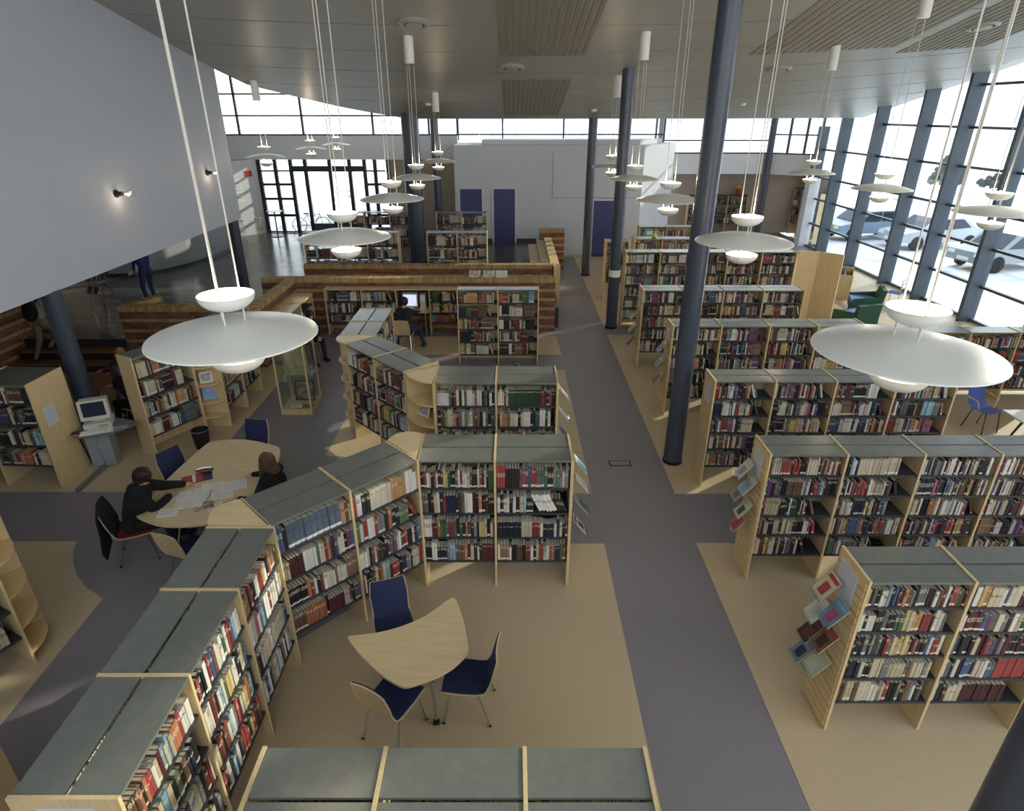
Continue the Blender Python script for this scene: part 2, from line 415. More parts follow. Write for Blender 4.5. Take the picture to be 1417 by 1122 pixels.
# ------------------------------------------------------------------ walls
# hanging upper-floor block on the left
def bulkhead():
    b = MB(); ys = [-5, 0, 5, 9, 12, 15, 17.5]
    v = []
    for y in ys: v += [(-7.4, y, 2.87), (-7.4, y, ceilz(-7.4, y)), (-16, y, ceilz(-7.4, y)), (-16, y, 2.87)]
    f = []
    for i in range(len(ys) - 1):
        a = 4 * i
        for k in range(4): f.append((a + k, a + (k + 1) % 4, a + 4 + (k + 1) % 4, a + 4 + k)[::-1])
    f += [(0, 1, 2, 3), (27, 26, 25, 24)]
    b.add(v, f); return struct(b.build('wall_upper_left', mat('lilac_plaster', 'bcc2cc', .7, vary=.03, scale=3)))
bulk = bulkhead()
struct(bx('light_block_front', (-16.2, -5.2, -.1), (13.6, -5, 5.2), WHITEW))  # half-height wall added behind the camera to cut fill light on the foreground
struct(bx('wall_left', (-16.2, -5, -.1), (-16, 18, 3), WHITEW))
struct(MB().prism([(-13.4, 25.5), (-10.95, 28.6), (-10.95, 28.9), (-13.7, 25.7)], .6, 3.66).build('wall_hall_left', WHITEW))
struct(bx('wall_hall_side', (-16.2, 18, 0), (-16, 28.7, 8), mat('darkened_unseen_wall', '4e4338', .7, vary=.15, scale=4)))  # unseen wall coloured dark so the slate mirrors no sunlit white
struct(bx('ceiling_hall', (-16.2, 17.5, 8.0), (14, 32.4, 8.2), CEIL))
# white room standing in the back of the hall
bw = MB().prism([(-2.3, 26.3), (5.22, 26.3), (6.9, 28.4), (6.9, 28.9), (-2.3, 28.9)], 0, 4.32)
boxroom = struct(bw.build('wall_back', BOXW))
MB().prism([(-1.2, 26.7), (5.1, 26.7), (6.3, 28.3), (-1.2, 28.3)], 4.3, 4.5).build('roof_upstand', BOXW, boxroom)
bx('reveal_line', (1.62, 26.285, 2.35), (1.64, 26.31, 4.1), BEIGEW, boxroom); bx('reveal_line', (1.62, 26.285, 2.35), (5.2, 26.31, 2.37), BEIGEW, boxroom)
sk = struct(bx('baseboard_back', (1.9, 26.27, 0), (5.2, 26.31, .09), WOOD)); sk2 = struct(bx('baseboard_hall', (-2.3, 26.27, .6), (1.0, 26.31, .74), FRAMED))
for k, (x0, x1, z0, z1) in enumerate(((-.74, .12, .6, 2.7), (-2.1, -1.22, .6, 2.7), (3.32, 4.3, 0, 2.25))):
    d = structe('door_%d' % (k + 1), frame((x0 + x1) / 2, 26.3, z0)); hw = (x1 - x0) / 2; h = z1 - z0
    leaf = bx('door_leaf', (-hw, -.03, .01), (hw, 0, h), DOORB, d)
    for s in (-1, 1): bx('door_frame', (s * hw - (.07 if s < 0 else 0), -.05, 0), (s * hw + (0 if s < 0 else .07), .01, h + .07), WHITEW, d)
    bx('door_head', (-hw, -.05, h), (hw, .01, h + .07), WHITEW, d)
    hd = MB().tube([(hw - .1, -.03, 1.03), (hw - .1, -.08, 1.03), (hw - .22, -.08, 1.03)], .011, 6).build('door_handle', CHROME, leaf)
# wall pieces round the entrance and clerestory
struct(bx('wall_entrance_head', (-12.8, 28.45, 3.66), (-2.3, 28.75, 4.6), WHITEW))
struct(bx('wall_entrance_right', (-5.3, 28.6, .6), (-2.3, 28.8, 3.66), BEIGEW))
struct(bx('wall_alcove_spandrel', (6.4, 30.0, 2.95), (11.5, 30.25, 3.8), WHITEW))
struct(bx('wall_alcove_back', (6.4, 32.0, 0), (14.5, 32.2, 2.95), BEIGEW))
struct(bx('ceiling_alcove', (6.4, 30.25, 2.95), (14.5, 32.2, 3.1), WHITEW))
b = MB().prism([(11.5, 30.0), (13.25, 28.75), (13.4, 28.95), (11.6, 30.25)], 2.95, 3.8); struct(b.build('wall_right_spandrel', WHITEW))
struct(bx('wall_right_pier', (12.95, 28.5, 0), (13.4, 28.95, 2.95), WHITEW))
struct(bx('wall_alcove_right', (14.3, 28.9, 0), (14.5, 32, 2.95), BEIGEW))
# clerestory glazing
def glazing(name, p0, p1, z0, z1, posts, rails, fm, w=.09, d=.12, inset=.0):
    """p0->p1 in plan; posts = distances along, rails = heights"""
    p0, p1 = Vector((*p0, 0)), Vector((*p1, 0)); L = (p1 - p0).length; a = math.degrees(math.atan2(*(p1 - p0).yx))
    o = structe(name, frame(p0.x, p0.y, 0, a))
    for x in posts: bx('mullion', (x - w / 2, -d / 2, z0), (x + w / 2, d / 2, z1), fm, o)
    for z in rails: bx('transom', (0, -d / 3, z - .03), (L, d / 3, z + .03), fm, o)
    xs = sorted(set([0] + list(posts) + [L])); zs = sorted(set([z0] + list(rails) + [z1]))
    for xa, xb in zip(xs, xs[1:]):
        for za, zb in zip(zs, zs[1:]):
            if xb - xa > .1 and zb - za > .1:
                bx('pane', (xa + .01, -.004, za + .01), (xb - .01, .004, zb - .01), GLASS, o)
    return o
glazing('window_1', (-12.7, 28.6), (-2.3, 28.6), 4.6, 8.0, [0, 1.2, 3.9, 6.85, 9.2, 10.4], [4.63, 5.36, 6.17], FRAMED, .08)
glazing('window_2', (-2.3, 28.95), (6.5, 28.95), 4.4, 8.0, [0, 1.9, 4.5, 7.1, 8.8], [4.63], FRAMED, .07)
glazing('window_3', (6.4, 30.1), (11.55, 30.1), 3.8, 8.0, [0, 2.6, 5.1], [3.83, 4.35], FRAMED, .08)
glazing('window_4', (11.55, 30.1), (13.3, 28.8), 3.8, 8.0, [.05, .8, 1.5, 2.1], [3.83, 4.6], FRAME, .1)
struct(bx('sun_block_back', (-2.3, 28.9, 6.1), (6.5, 29.1, 8.0), WHITEW)); struct(bx('sun_block_alcove', (6.5, 30.0, 6.1), (11.5, 30.2, 8.0), WHITEW))  # unseen upper walls added to stop sun reaching the hall floor
struct(bx('glare_block_hall', (-16.2, 28.45, .6), (-12.8, 28.75, 8.0), WHITEW)); struct(bx('wall_hall_lobby', (-12.8, 28.6, .6), (-10.95, 28.75, 3.66), WHITEW))  # the piece at the far left is added unseen, against outdoor glare in the slate
# entrance
en = glazing('window_5', (-10.95, 28.55), (-5.3, 28.55), .6, 3.66, [.05, .75, 1.42, 2.05, 3.1, 3.95, 4.6, 5.05, 5.6], [.64, 3.2], FRAMED, .15)
for xa, xb in ((.05, 1.42), (4.6, 5.6)):
    for z in (1.35, 2.05, 2.65): bx('transom', (xa, -.04, z - .05), (xb, .04, z + .05), FRAMED, en)
for xa, xb in ((2.05, 3.1), (3.1, 3.95), (3.95, 4.6)):
    bx('kick_panel', (xa + .05, -.03, .62), (xb - .05, .03, 1.0), FRAME, en)
    MB().tube([(xa + .14, -.09, 1.3), (xa + .14, -.09, 1.9)], .012, 6).build('pull_handle', CHROME, en)
bx('door_head_box', (1.4, -.12, 3.2), (4.65, .05, 3.4), FRAMED, en)
# right window wall: one object for each bay
MY = [28.7, 26.85, 24.4, 21.8, 19.8, 17.45, 15.05, 12.6, 10.2, 7.8, 5.4, 3.0]
for k, (ya, yb) in enumerate(zip(MY, MY[1:])):
    o = structe('window_%d' % (k + 6), frame(13.3, (ya + yb) / 2)); hw = (ya - yb) / 2
    za, zb = ceilz(13.3, ya), ceilz(13.3, yb); zc = min(za, zb)
    m = MB().box((-.34, hw - .12, 0), (.10, hw + .0, za + .05)); m.box((-.26, hw + .02, 0), (.08, hw + .12, za + .05)); m.box((-.30, hw - .02, 0), (.06, hw + .04, za + .05)); m.build('mullion', FRAME, o)
    solid = yb < 12
    if yb == 12.6: bx('sun_block_panel', (-.08, -hw + .12, 4.1), (.08, hw - .12, 5.95), WHITEW, o)  # unseen panel added in this window bay to block low sun
    if solid: bx('sun_block_panel', (-.08, -hw + .12, 0), (.08, hw - .12, 6.0), WHITEW, o)  # unseen near bays filled in to keep sun off the foreground floor
    zs = [.06, 1.02, 2.06, 2.95, 4.05, 5.1, 6.2, 7.3]; zs = [z for z in zs if z < zc - .3 and (z > 6.1 or not solid)]; zs = ([6.03] + zs) if solid else zs
    for z in zs: bx('transom', (-.05, -hw + .1, z - .035), (.05, hw - .13, z + .035), FRAME, o)
    for z0, z1 in zip(zs, zs[1:] + [None]):
        if z1: bx('pane', (-.004, -hw + .05, z0 + .03), (.004, hw - .1, z1 - .03), GLASS, o)
        else:
            p = MB(); v = []
            for x in (-.004, .004): v += [(x, -hw + .05, z0 + .03), (x, hw - .1, z0 + .03), (x, hw - .1, za), (x, -hw + .05, zb)]
            p.add(v, [(0, 1, 2, 3), (7, 6, 5, 4), (0, 4, 5, 1), (1, 5, 6, 2), (2, 6, 7, 3), (3, 7, 4, 0)]).build('pane', GLASS, o)

# ------------------------------------------------------------------ columns
def column(label, x, y, z0, z1, r=.155, nm='column'):
    o = thing(nm, label, 'column', frame(x, y, z0))
    MB().lathe([(0.001, 0), (r, 0), (r, z1 - z0), (.001, z1 - z0)], 28).build('shaft', COLM, o, smooth=True)
    MB().lathe([(r, 0), (r + .012, 0), (r + .012, .05), (r, .055)], 28).build('base_ring', RUBBER, o, smooth=True)
    return o
col1 = column('tall dark blue round column beside the fourth right-hand bookcase', 2.79, 9.36, 0, ceilz(2.79, 9.36) + .05)
col2 = column('dark blue round column with a white notice, at the tallest bookcase', 2.79, 16.78, 0, ceilz(2.79, 16.78) + .05)
column('dark blue round column standing before the white back room', 2.74, 23.0, 0, ceilz(2.74, 23.0) + .05)
column('nearest dark column cut off by the lower right picture corner', 2.79, 2.165, 0, ceilz(2.79, 2.165) + .05)
column('dark column rising from the slate floor under the end of the upper-floor block', -8.0, 18.3, .6, 2.88)
column('dark column behind the grey computer desk', -7.5, 9.9, 0, 2.88)
column('thickest dark column standing among the slate-floor bookcases', -3.36, 22.4, .6, ceilz(-3.36, 22.4) + .05, .29)
column('slim far column right of the thickest column', -3.0, 26.2, .6, 8.0, .155)
column('far column behind the white room, seen only at the clerestory', 6.55, 29.6, 0, 8.0, .15)
column('far dark column at the corner of the alcove', 11.5, 29.85, 0, 8.0, .15)
nb = MB().lathe([(.159, -.09), (.159, .09)], 28); nb = nb.build('notice_band', PAGE, col2, frame(0, 0, 1.55), smooth=True); nb['label'] = 'white paper notice taped round the column'

# ------------------------------------------------------------------ brick walls
YEL = [lin(c) for c in ('bd9f6a', 'c6a872', 'b29460', 'cdb07a')]
RED = [lin(c) for c in ('84543f', '8e5e48', '7a4c3b', '956650')]
def brick_wall(label, p0, p1, z0, z1, th=.25, zbase=None, group=None):
    p0, p1 = Vector(p0), Vector(p1); L = (p1 - p0).length; a = math.degrees(math.atan2(p1.y - p0.y, p1.x - p0.x))
    o = thing('low_brick_wall', label, 'wall', frame(p0.x, p0.y, z0, a)); H = z1 - z0
    bx('mortar_core', (.008, -th / 2 + .008, 0), (L - .008, th / 2 - .008, H - .01), MORT, o)
    b = MB(); cap = .12; n = max(1, round((H - cap) / .083)); ch = (H - cap) / n
    for i in range(n):
        x = -(.125 if i % 2 else 0); kind = RED if (n - i) % 3 else YEL
        if (n - i) % 3 == 0: kind = YEL
        while x < L - .005:
            x0, x1 = max(x, 0), min(x + .24, L); j = rng.uniform(-.002, .002)
            if x1 - x0 > .03: b.box((x0, -th / 2 + j, i * ch), (x1, th / 2 + j, (i + 1) * ch - .010), 0, rng.choice(kind))
            x += .25
    bb = b.build('brick_courses', BRICK, o); struct(bb, 'stuff')
    c = MB(); x = 0; nn = max(1, round(L / .078)); cw = L / nn
    for i in range(nn):
        j = rng.uniform(-.003, .003)
        c.box((i * cw, -th / 2 - .006, H - cap), (i * cw + cw - .010, th / 2 + .006, H + j), 0, rng.choice(YEL))
    struct(c.build('brick_coping', BRICK, o), 'stuff'); return o
brick_wall('long low brick wall behind the wall shelves and computer', (-6.75, 16.62), (1.17, 16.62), 0, 1.47)
brick_wall('low brick wall in front of the slate-floor bookcases', (-6.35, 19.0), (1.23, 19.0), .6, 1.30)
brick_wall('short brick wall running back from the long wall to the seating corner', (-5.95, 13.75), (-5.95, 16.5), 0, 1.47)
brick_wall('low brick wall at the steps behind the large hanging lamp', (-9.1, 14.0), (-6.1, 14.0), 0, 1.45)
brick_wall('short brick stub running back from the top of the steps', (-8.98, 14.2), (-8.62, 14.85), .6, 1.45)
brick_wall('dark brick wall left of the steps behind the backpack wearer', (-11.85, 12.6), (-11.72, 15.2), 0, 1.6)
brick_wall('brick end wall in front of the white room beside the wooden ledges', (1.03, 24.05), (1.98, 24.05), 0, 1.5)
lg = thing('stepped_ledge', 'pale wooden stepped ledge running back along the aisle from the brick walls', 'ledge', frame(1.22, 18.65))
bx('aisle_panel', (.04, 0, 0), (.24, .5, 1.28), WOOD, lg); bx('side_panel', (.2, .52, 0), (.24, 5.1, 1.16), WOOD, lg); bx('core', (-.62, .56, 0), (.2, 5.1, .98), WOOD, lg)
for k in range(7):
    y = .56 + k * .62
    sbox('top_block', (.27, .61, .12), WOODE, lg, (-.03, y, 1.16)); sbox('middle_block', (.26, .61, .2), WOODH, lg, (-.30, y, .98))
    sbox('low_block', (.31, .61, .06), WOODH, lg, (-.62, y, .98))

PAL = {'r': ['9c2a28', 'a8342c', '8d2420'], 'R': ['c2332f', 'b82a2c'], 'd': ['5a1f22', '65262a', '4d1c20'], 'b': ['35517c', '3d5f8f', '46688f'],
       'n': ['1f2a44', '232c4c', '1b2338'], 'k': ['1c1c1e', '242426', '2a2826'], 'w': ['d9d5c6', 'e4e0d3', 'cfccc0'], 'c': ['c7b991', 'bfae84', 'd1c6a4'],
       'y': ['c9a93a', 'd2b84c', 'bfa040'], 'o': ['c07a34', 'b5662c', 'c98a48'], 'g': ['2f5a3c', '3c6a46', '5d7a4a'], 't': ['2f6a68', '3d7c7c'],
       'e': ['6d7274', '7d8284', '5c6264'], 'u': ['7a5636', '8a6644', '6b4a30'], 'p': ['7a3d63', 'b3577c', '6b3f7c'], 'l': ['6fa4c0', '85b4c8', '7fb0b0'], 'B': ['4c5d72', '46566b', '53647a']}
CN = {'r': 'red', 'R': 'bright red', 'd': 'dark red', 'b': 'blue', 'n': 'navy', 'k': 'black', 'w': 'white', 'c': 'cream', 'y': 'yellow', 'o': 'orange',
      'g': 'green', 't': 'teal', 'e': 'grey', 'u': 'brown', 'p': 'purple', 'l': 'light blue', 'B': 'grey-blue'}
ORD = lambda n: '%d%s' % (n, 'th' if 10 <= n % 100 <= 20 else {1: 'st', 2: 'nd', 3: 'rd'}.get(n % 10, 'th'))

# ------------------------------------------------------------------ bookcases
SHELVES = []      # every shelf side that takes books
def bookcase(key, label, M, widths, depth, h, zs, double=True, slat=None, back_books=True, top=None, name='bookcase', group=None, sheet=None, backpanel=False, notes=True):
    o = thing(name, label, 'bookcase', M, group); x = 0; T = .026; topm = top or TOP
    xs = [0]
    for wd in widths: xs.append(xs[-1] + wd)
    for i, xx in enumerate(xs): sbox('upright', (T, depth + .012, h), WOOD, o, (xx - T / 2, -.006, 0))
    for i, wd in enumerate(widths):
        x0 = xs[i] + T / 2; wi = wd - T
        if double:
            dd = depth / 2 - .014
            for y in (0, depth - dd): sbox('top_panel', (wi, dd, .024), topm, o, (x0, y, h - .034))
        else: sbox('top_panel', (wi, depth, .024), topm, o, (x0, 0, h - .034))
        if backpanel: sbox('back_panel', (wi, .012, h - .1), backpanel, o, (x0, depth - .014, .05))
        for k, z in enumerate(zs):
            dd = depth / 2 - .02 if double else depth - .02
            sbox('shelf', (wi, dd, .028), SHELF, o, (x0, .01, z - .028))
            zt = (zs[k - 1] - .028) if k else h - .04
            SHELVES.append(dict(M=M, u0=x0 + .004, u1=x0 + wi - .004, z=z, clear=zt - z, key=key, bay=i, k=k, d=dd, front=True, nb=len(widths), ns=len(zs)))
            if double:
                sbox('shelf', (wi, dd, .028), SHELF, o, (x0, depth - .01 - dd, z - .028))
                if back_books:
                    SHELVES.append(dict(M=M @ frame(xs[-1], depth, 0, 180), u0=xs[-1] - (x0 + wi) + .004, u1=xs[-1] - x0 - .004, z=z, clear=zt - z, key=key, bay=i, k=k, d=dd, front=False, nb=len(widths), ns=len(zs)))
    for s in ([slat] if isinstance(slat, str) else (slat or [])):
        n = 19; hs = (h - .06) / n
        for k in range(n):
            lx = -T / 2 - .012 if s == 'left' else xs[-1] + T / 2
            sbox('slat', (.012, depth - .03, hs - .014), WOODE, o, (lx, .015, .03 + k * hs))
    if sheet:       # notice on the end panel: (side, y0, y1, z0, z1)
        s, y0, y1, z0, z1 = sheet; off = .0155 if slat else .004
        X = -T / 2 - off if s == 'left' else xs[-1] + T / 2 + off
        q = [(X, y1, z0), (X, y0, z0), (X, y0, z1), (X, y1, z1)] if s == 'left' else [(X, y0, z0), (X, y1, z0), (X, y1, z1), (X, y0, z1)]
        p = MB().plate(q); e = .003 if s == 'left' else -.003
        p.add([(a + e, b_, c_) for a, b_, c_ in q], [(3, 2, 1, 0)]); p.add([q[0], q[1], q[2], q[3]] + [(a + e, b_, c_) for a, b_, c_ in q], [(0, 4, 5, 1), (1, 5, 6, 2), (2, 6, 7, 3), (3, 7, 4, 0)])
        sh = p.build('notice_sheet', SIGNP, o); sh['label'] = 'pale printed notice sheet'
    return o
ZR = [1.565, 1.275, .985, .695, .385]; ZL = [1.47, 1.115, .755, .395]
HR = 1.862; W = .911
bookcase('r6', 'nearest right-hand bookcase, its slatted end full of magazines', frame(3.076, 4.158), [W] * 3, .49, HR, ZR, slat='left', sheet=('left', .12, .42, 1.42, 1.80))
bookcase('r5', 'second right-hand bookcase from the front, slatted end with five brochures', frame(3.052, 6.35), [W] * 4, .49, HR, ZR, slat='left', sheet=('left', .13, .40, 1.42, 1.78))
bookcase('r4', 'third right-hand bookcase with a plain wooden end and one notice', frame(3.057, 8.552), [W] * 4, .49, HR, ZR, sheet=('left', .14, .38, 1.42, 1.74))
bookcase('r3', 'fourth right-hand bookcase, half hidden by the tall dark column', frame(3.049, 11.19), [W] * 4, .49, HR, ZR, slat='left', sheet=('left', .14, .38, 1.42, 1.74))
bookcase('r2', 'fifth right-hand bookcase with a magazine end, before the tallest bookcase', frame(2.985, 13.79), [W] * 4, .49, HR, ZR, slat='left', sheet=('left', .14, .38, 1.42, 1.74))
bookcase('r1', 'tallest right-hand bookcase with six shelves and five bays', frame(3.06, 16.71), [W] * 5, .40, 2.13, [1.83, 1.54, 1.24, .92, .60, .30], backpanel=WOOD, double=False)
bookcase('l2c', 'straight front bookcase of two bays behind the small table', frame(-1.10, 6.215), [.90, .90], .65, HR, ZL, slat='right')
bookcase('l2b', 'angled two-bay bookcase behind the small table, old blue volumes on top shelf', frame(-2.365, 4.965, 0, 44.4), [.89, .89], .65, HR, ZL)
bookcase('l2a', 'long three-bay bookcase running up the left foreground', frame(-2.315, 2.31, 0, 90), [.88, .88, .87], .65, HR, ZL, sheet=('left', .16, .50, 1.5, 1.78))
bookcase('l3c', 'straight two-bay bookcase with a row of green volumes, second from front', frame(-1.16, 8.49), [.92, .92], .68, HR, ZL, slat='right')
bookcase('l3b', 'diagonal two-bay bookcase beside the glass showcase aisle', frame(-2.90, 10.20, 0, -46.6), [.89, .89], .66, HR, ZL)
bookcase('l3d', 'two-bay bookcase running back towards the man at the wall computer', frame(-2.46, 10.66, 0, 90), [.86, .86], .66, HR, ZL)
bookcase('l4', 'five-shelf two-bay bookcase standing in front of the brick wall end', frame(-1.26, 13.97), [.935, .935], .30, 1.83, [1.508, 1.184, .877, .564, .246], double=False, backpanel=WOOD)
bookcase('l1', 'front bookcase seen from above along the bottom picture edge', frame(-1.57, 1.97), [.77, .88, .76], .66, HR, ZL)
bookcase('lb1', 'dim bookcase at the left edge with a tall plain end panel', frame(-9.1, 8.63, 0, -3), [.9, .9], .74, 1.80, ZL, sheet=('right', .14, .36, 1.02, 1.34))
bookcase('lb2', 'single-bay bookcase beside the grey computer desk', frame(-6.25, 9.50, 0, 62), [1.02], .36, HR, ZL, double=False, backpanel=WOOD)
bookcase('lb3', 'two-bay bookcase running back behind the big hanging lamp', frame(-5.43, 10.72, 0, 90), [.84, .84], .6, HR, ZL)
bookcase('l0', 'dim bookcase at the left edge beside the round-shelved corner unit', frame(-6.03, 3.33, 0, 65), [.91, .91], .5, HR, ZL)
bookcase('l00', 'small dark-topped bookcase cut off by the lower left corner', frame(-4.75, 2.55, 0, 8), [.9], .5, 1.25, [.85, .45])
bookcase('h1', 'left slate-floor bookcase just behind the low brick wall', frame(-6.5, 19.7, .6), [.98] * 3, .4, 1.52, [1.12, .72, .35], top=mat('bluish_laminate', '71828c', .3))
bookcase('h2', 'right slate-floor bookcase just behind the low brick wall', frame(-2.65, 19.7, .6), [.93, .93], .4, 1.52, [1.12, .72, .35], top=bpy.data.materials['bluish_laminate'])
bookcase('h3', 'far left slate-floor bookcase in front of the entrance', frame(-6.2, 22.8, .6), [.92] * 3, .4, 1.68, [1.28, .88, .48])
bookcase('h4', 'far right slate-floor bookcase before the blue doors', frame(-2.7, 22.8, .6), [.9, .9], .4, 1.68, [1.28, .88, .48])
bookcase('r7', 'bookcase against the window side behind the blue plastic chair', frame(8.25, 11.9), [1.0, 1.0, 1.0], .38, 1.5, [1.16, .86, .56, .28], double=False, backpanel=WOOD)
bookcase('r8', 'far bookcase with a turquoise picture book, beyond the tallest bookcase', frame(4.5, 22.4), [.95, .95], .4, 1.86, [1.5, 1.15, .8], double=False, backpanel=WOOD)
bookcase('r9', 'low bookcase carrying a toy clown, beyond the tallest bookcase', frame(3.9, 20.1), [.9, .9, .9], .45, 1.86, [1.5, 1.15, .8])
bookcase('r10', 'narrow display bookcase at the aisle beside the far columns', frame(2.95, 19.6), [.7], .5, 1.86, [1.5, 1.2, .9, .6])
bookcase('a1', 'dark bookcase along the back wall of the alcove', frame(8.6, 31.5), [.95] * 3, .4, 1.85, [1.45, 1.0, .55], double=False, top=SHELF)
bookcase('a2', 'tall bookcase along the right wall of the alcove', frame(13.75, 31.8, 0, -90), [.95] * 3, .4, 2.2, [1.8, 1.4, 1.0, .6], double=False, top=SHELF)

def wedge(label, A, B, D, h, zs, n=8, bulge=.30, name='corner_shelf'):
    """pie-shaped open corner unit: apex A, curved front from B to D"""
    A, B, D = Vector((*A, 0)), Vector((*B, 0)), Vector((*D, 0)); mid = (B + D) / 2; nrm = (mid - A).normalized()
    poly = [A] + [B.lerp(D, t / n) + nrm * (bulge * (B - D).length * 4 * (t / n) * (1 - t / n)) for t in range(n + 1)]
    poly = [(p.x - A.x, p.y - A.y) for p in poly]
    o = thing(name, label, 'corner shelf', frame(A.x, A.y))
    MB().prism(poly, h - .034, h - .008).build('top_board', WOODH, o)
    for z in zs: MB().prism(poly, z - .024, z).build('shelf', WOODE, o)
    for P in (B, D):
        e = (P - A); L = e.length; a = math.degrees(math.atan2(e.y, e.x)); s = -1 if P is B else 1
        bx('side_panel', (.0, -.009, 0), (L, .009, h - .036), WOOD, o, frame(0, 0, 0, a))
    return o
wedge('pointed corner shelf where the left foreground bookcase turns, behind the study table', (-2.36, 4.97), (-2.97, 4.98), (-2.82, 5.42), 1.87, ZL)
wedge('pointed corner shelf between the angled bookcase and the straight front bookcase', (-1.09, 6.23), (-1.53, 6.70), (-1.12, 6.87), 1.87, ZL)
wedge('open rounded corner shelf holding a framed photo, behind the front bookcases', (-1.16, 9.16), (-1.65, 8.87), (-1.185, 8.49), 1.87, ZL, bulge=.16)
wedge('rounded corner shelf at the far bend of the diagonal bookcase', (-2.45, 10.63), (-3.12, 10.64), (-2.92, 10.23), 1.87, ZL, bulge=.2)
wedge('rounded corner shelf with three facing books, behind the big hanging lamp', (-6.1, 10.75), (-5.76, 10.43), (-5.45, 10.70), 1.86, [1.3, .95, .6, .3], bulge=.22)
wedge('round-shelved corner unit at the left picture edge', (-5.73, 5.20), (-5.26, 4.99), (-5.50, 5.52), 1.86, [1.3, .9, .5, .15], bulge=.16)

# ------------------------------------------------------------------ hanging lamps
def pendant(label, x, y, z=4.2, energy=1.0):
    cz_ = 8.02 if (x < -6 and y > 20) else ceilz(x, y)
    o = thing('pendant_lamp', label, 'lamp', frame(x, y, z), 'hanging disc lamps'); R = .52
    pr = [(r * R, .085 * (1 - r * r) + .006) for r in (.0015, .15, .3, .45, .6, .75, .88, .97)] + [(R, .004), (R + .004, -.004), (R - .004, -.008)]
    pr += [(r * R, .085 * (1 - r * r) - .006) for r in (.96, .8, .6, .4, .2, .0015)]
    MB().lathe(pr, 48).build('disc_shade', LAMPW, o, smooth=True)
    bowls = []
    def bowl(nm, z0):
        q = [(.002, z0)] + [(.172 * math.sin(t * PI / 18), z0 + .105 * (1 - math.cos(t * PI / 18))) for t in range(1, 10)]
        q += [(r - .004, zz + .002) for r, zz in q[::-1][:-1]] + [(.002, z0 + .005)]
        bowls.append(MB().lathe(q, 32).build(nm, LAMPW, o, smooth=True, ang=60))
    bowl('upper_bowl', .165); bowl('lower_bowl', -.245)
    for k in range(3):
        a = 2 * PI * k / 3 + .5; c, s = math.cos(a) * .085, math.sin(a) * .085
        MB().tube([(c, s, -.16), (c, s, .245)], .006, 6).build('rod', CABLE, o)
        MB().tube([(c, s, .245), (c, s, cz_ - z - .5)], .0055, 5).build('cable', CABLE, o)
    MB().lathe([(.002, 0), (.10, 0), (.10, -.5), (.002, -.5)], 20).build('ceiling_canopy', LAMPW, o, frame(0, 0, cz_ - z + .03), smooth=True)
    for zz, e, bo in ((-.138, 11, bowls[1]), (.262, 8, bowls[0])):
        MB().ball((0, 0, zz), (.028, .028, .035), 10).build('bulb', BULB, bo, smooth=True)
        l = bpy.data.lights.new('bulb_light', 'POINT'); l.energy = e * energy; l.color = (1, .84, .62); l.shadow_soft_size = .04
        lo = bpy.data.objects.new('bulb_light', l); C.objects.link(lo); lo.parent = o; lo.location = (0, 0, zz + .06)
LX, RX = -1.88, 2.52
for lab, x, y in (
    ('large white disc lamp nearest on the left, above the study table', -1.79, 3.8), ('second disc lamp of the left row, before the brick walls', LX - .04, 7.27),
    ('third disc lamp of the left row, over the slate-floor bookcases', LX - .1, 10.72), ('fourth disc lamp of the left row, before the thickest column', LX - .19, 14.3),
    ('fifth and farthest disc lamp of the left row', LX - .25, 19.2), ('disc lamp in the hall nearest the upper-floor block', -6.87, 18.6),
    ('middle one of three small disc lamps in the entrance hall', -6.81, 22.69), ('farthest small disc lamp in the entrance hall', -6.7, 25.6),
    ('large white disc lamp nearest on the right, over the third right bookcase', 2.36, 3.5), ('second disc lamp of the middle row, beside the tall column', 2.57, 7.0),
    ('third disc lamp of the middle row, right of the second column', 2.56, 10.58), ('fourth disc lamp of the middle row, crossing the second column', 2.62, 14.09),
    ('fifth and farthest disc lamp of the middle row', 2.63, 17.42), ('farthest disc lamp along the window wall', 7.05, 15.54),
    ('middle disc lamp along the window wall', 6.89, 12.18), ('disc lamp along the window wall cut by the right picture edge', 6.89, 9.2)):
    pendant(lab, x, y, 4.2 if x > -6 else 4.36)
def on_ceiling(x, y):
    n = Vector((ceilz(x + .1, y) - ceilz(x - .1, y), ceilz(x, y + .1) - ceilz(x, y - .1), -.2)).normalized()
    return Matrix.Translation((x, y, ceilz(x, y))) @ n.to_track_quat('-Z', 'Y').to_matrix().to_4x4()
for lab, x, y in (('round ceiling vent left of the ribbed ceiling panel', -1.82, 13.45), ('round ceiling vent between the two ribbed ceiling panels', 0, 16.48),
                  ('round ceiling vent right of the tall column', 6.55, 17.28), ('round ceiling vent near the window wall', 9.61, 14.75)):
    o = thing('ceiling_vent', lab, 'vent', on_ceiling(x, y))
    MB().lathe([(.30, .01), (.30, -.03), (.24, -.06), (.20, -.05), (.20, .01)], 28).build('outer_ring', CEIL, o, smooth=True); MB().lathe([(.16, .01), (.16, -.06), (.002, -.075)], 28).build('inner_dish', CEIL, o, smooth=True)
for lab, x, y in (('small white smoke detector above the third column', 2.57, 21.53), ('small white smoke detector above the thickest column', -2.5, 20.6), ('small white smoke detector near the far window corner', 7.2, 21.5)):
    o = thing('smoke_detector', lab, 'detector', on_ceiling(x, y)); MB().lathe([(.09, .005), (.09, -.03), (.06, -.06), (.002, -.065)], 18).build('housing', LAMPW, o, smooth=True)
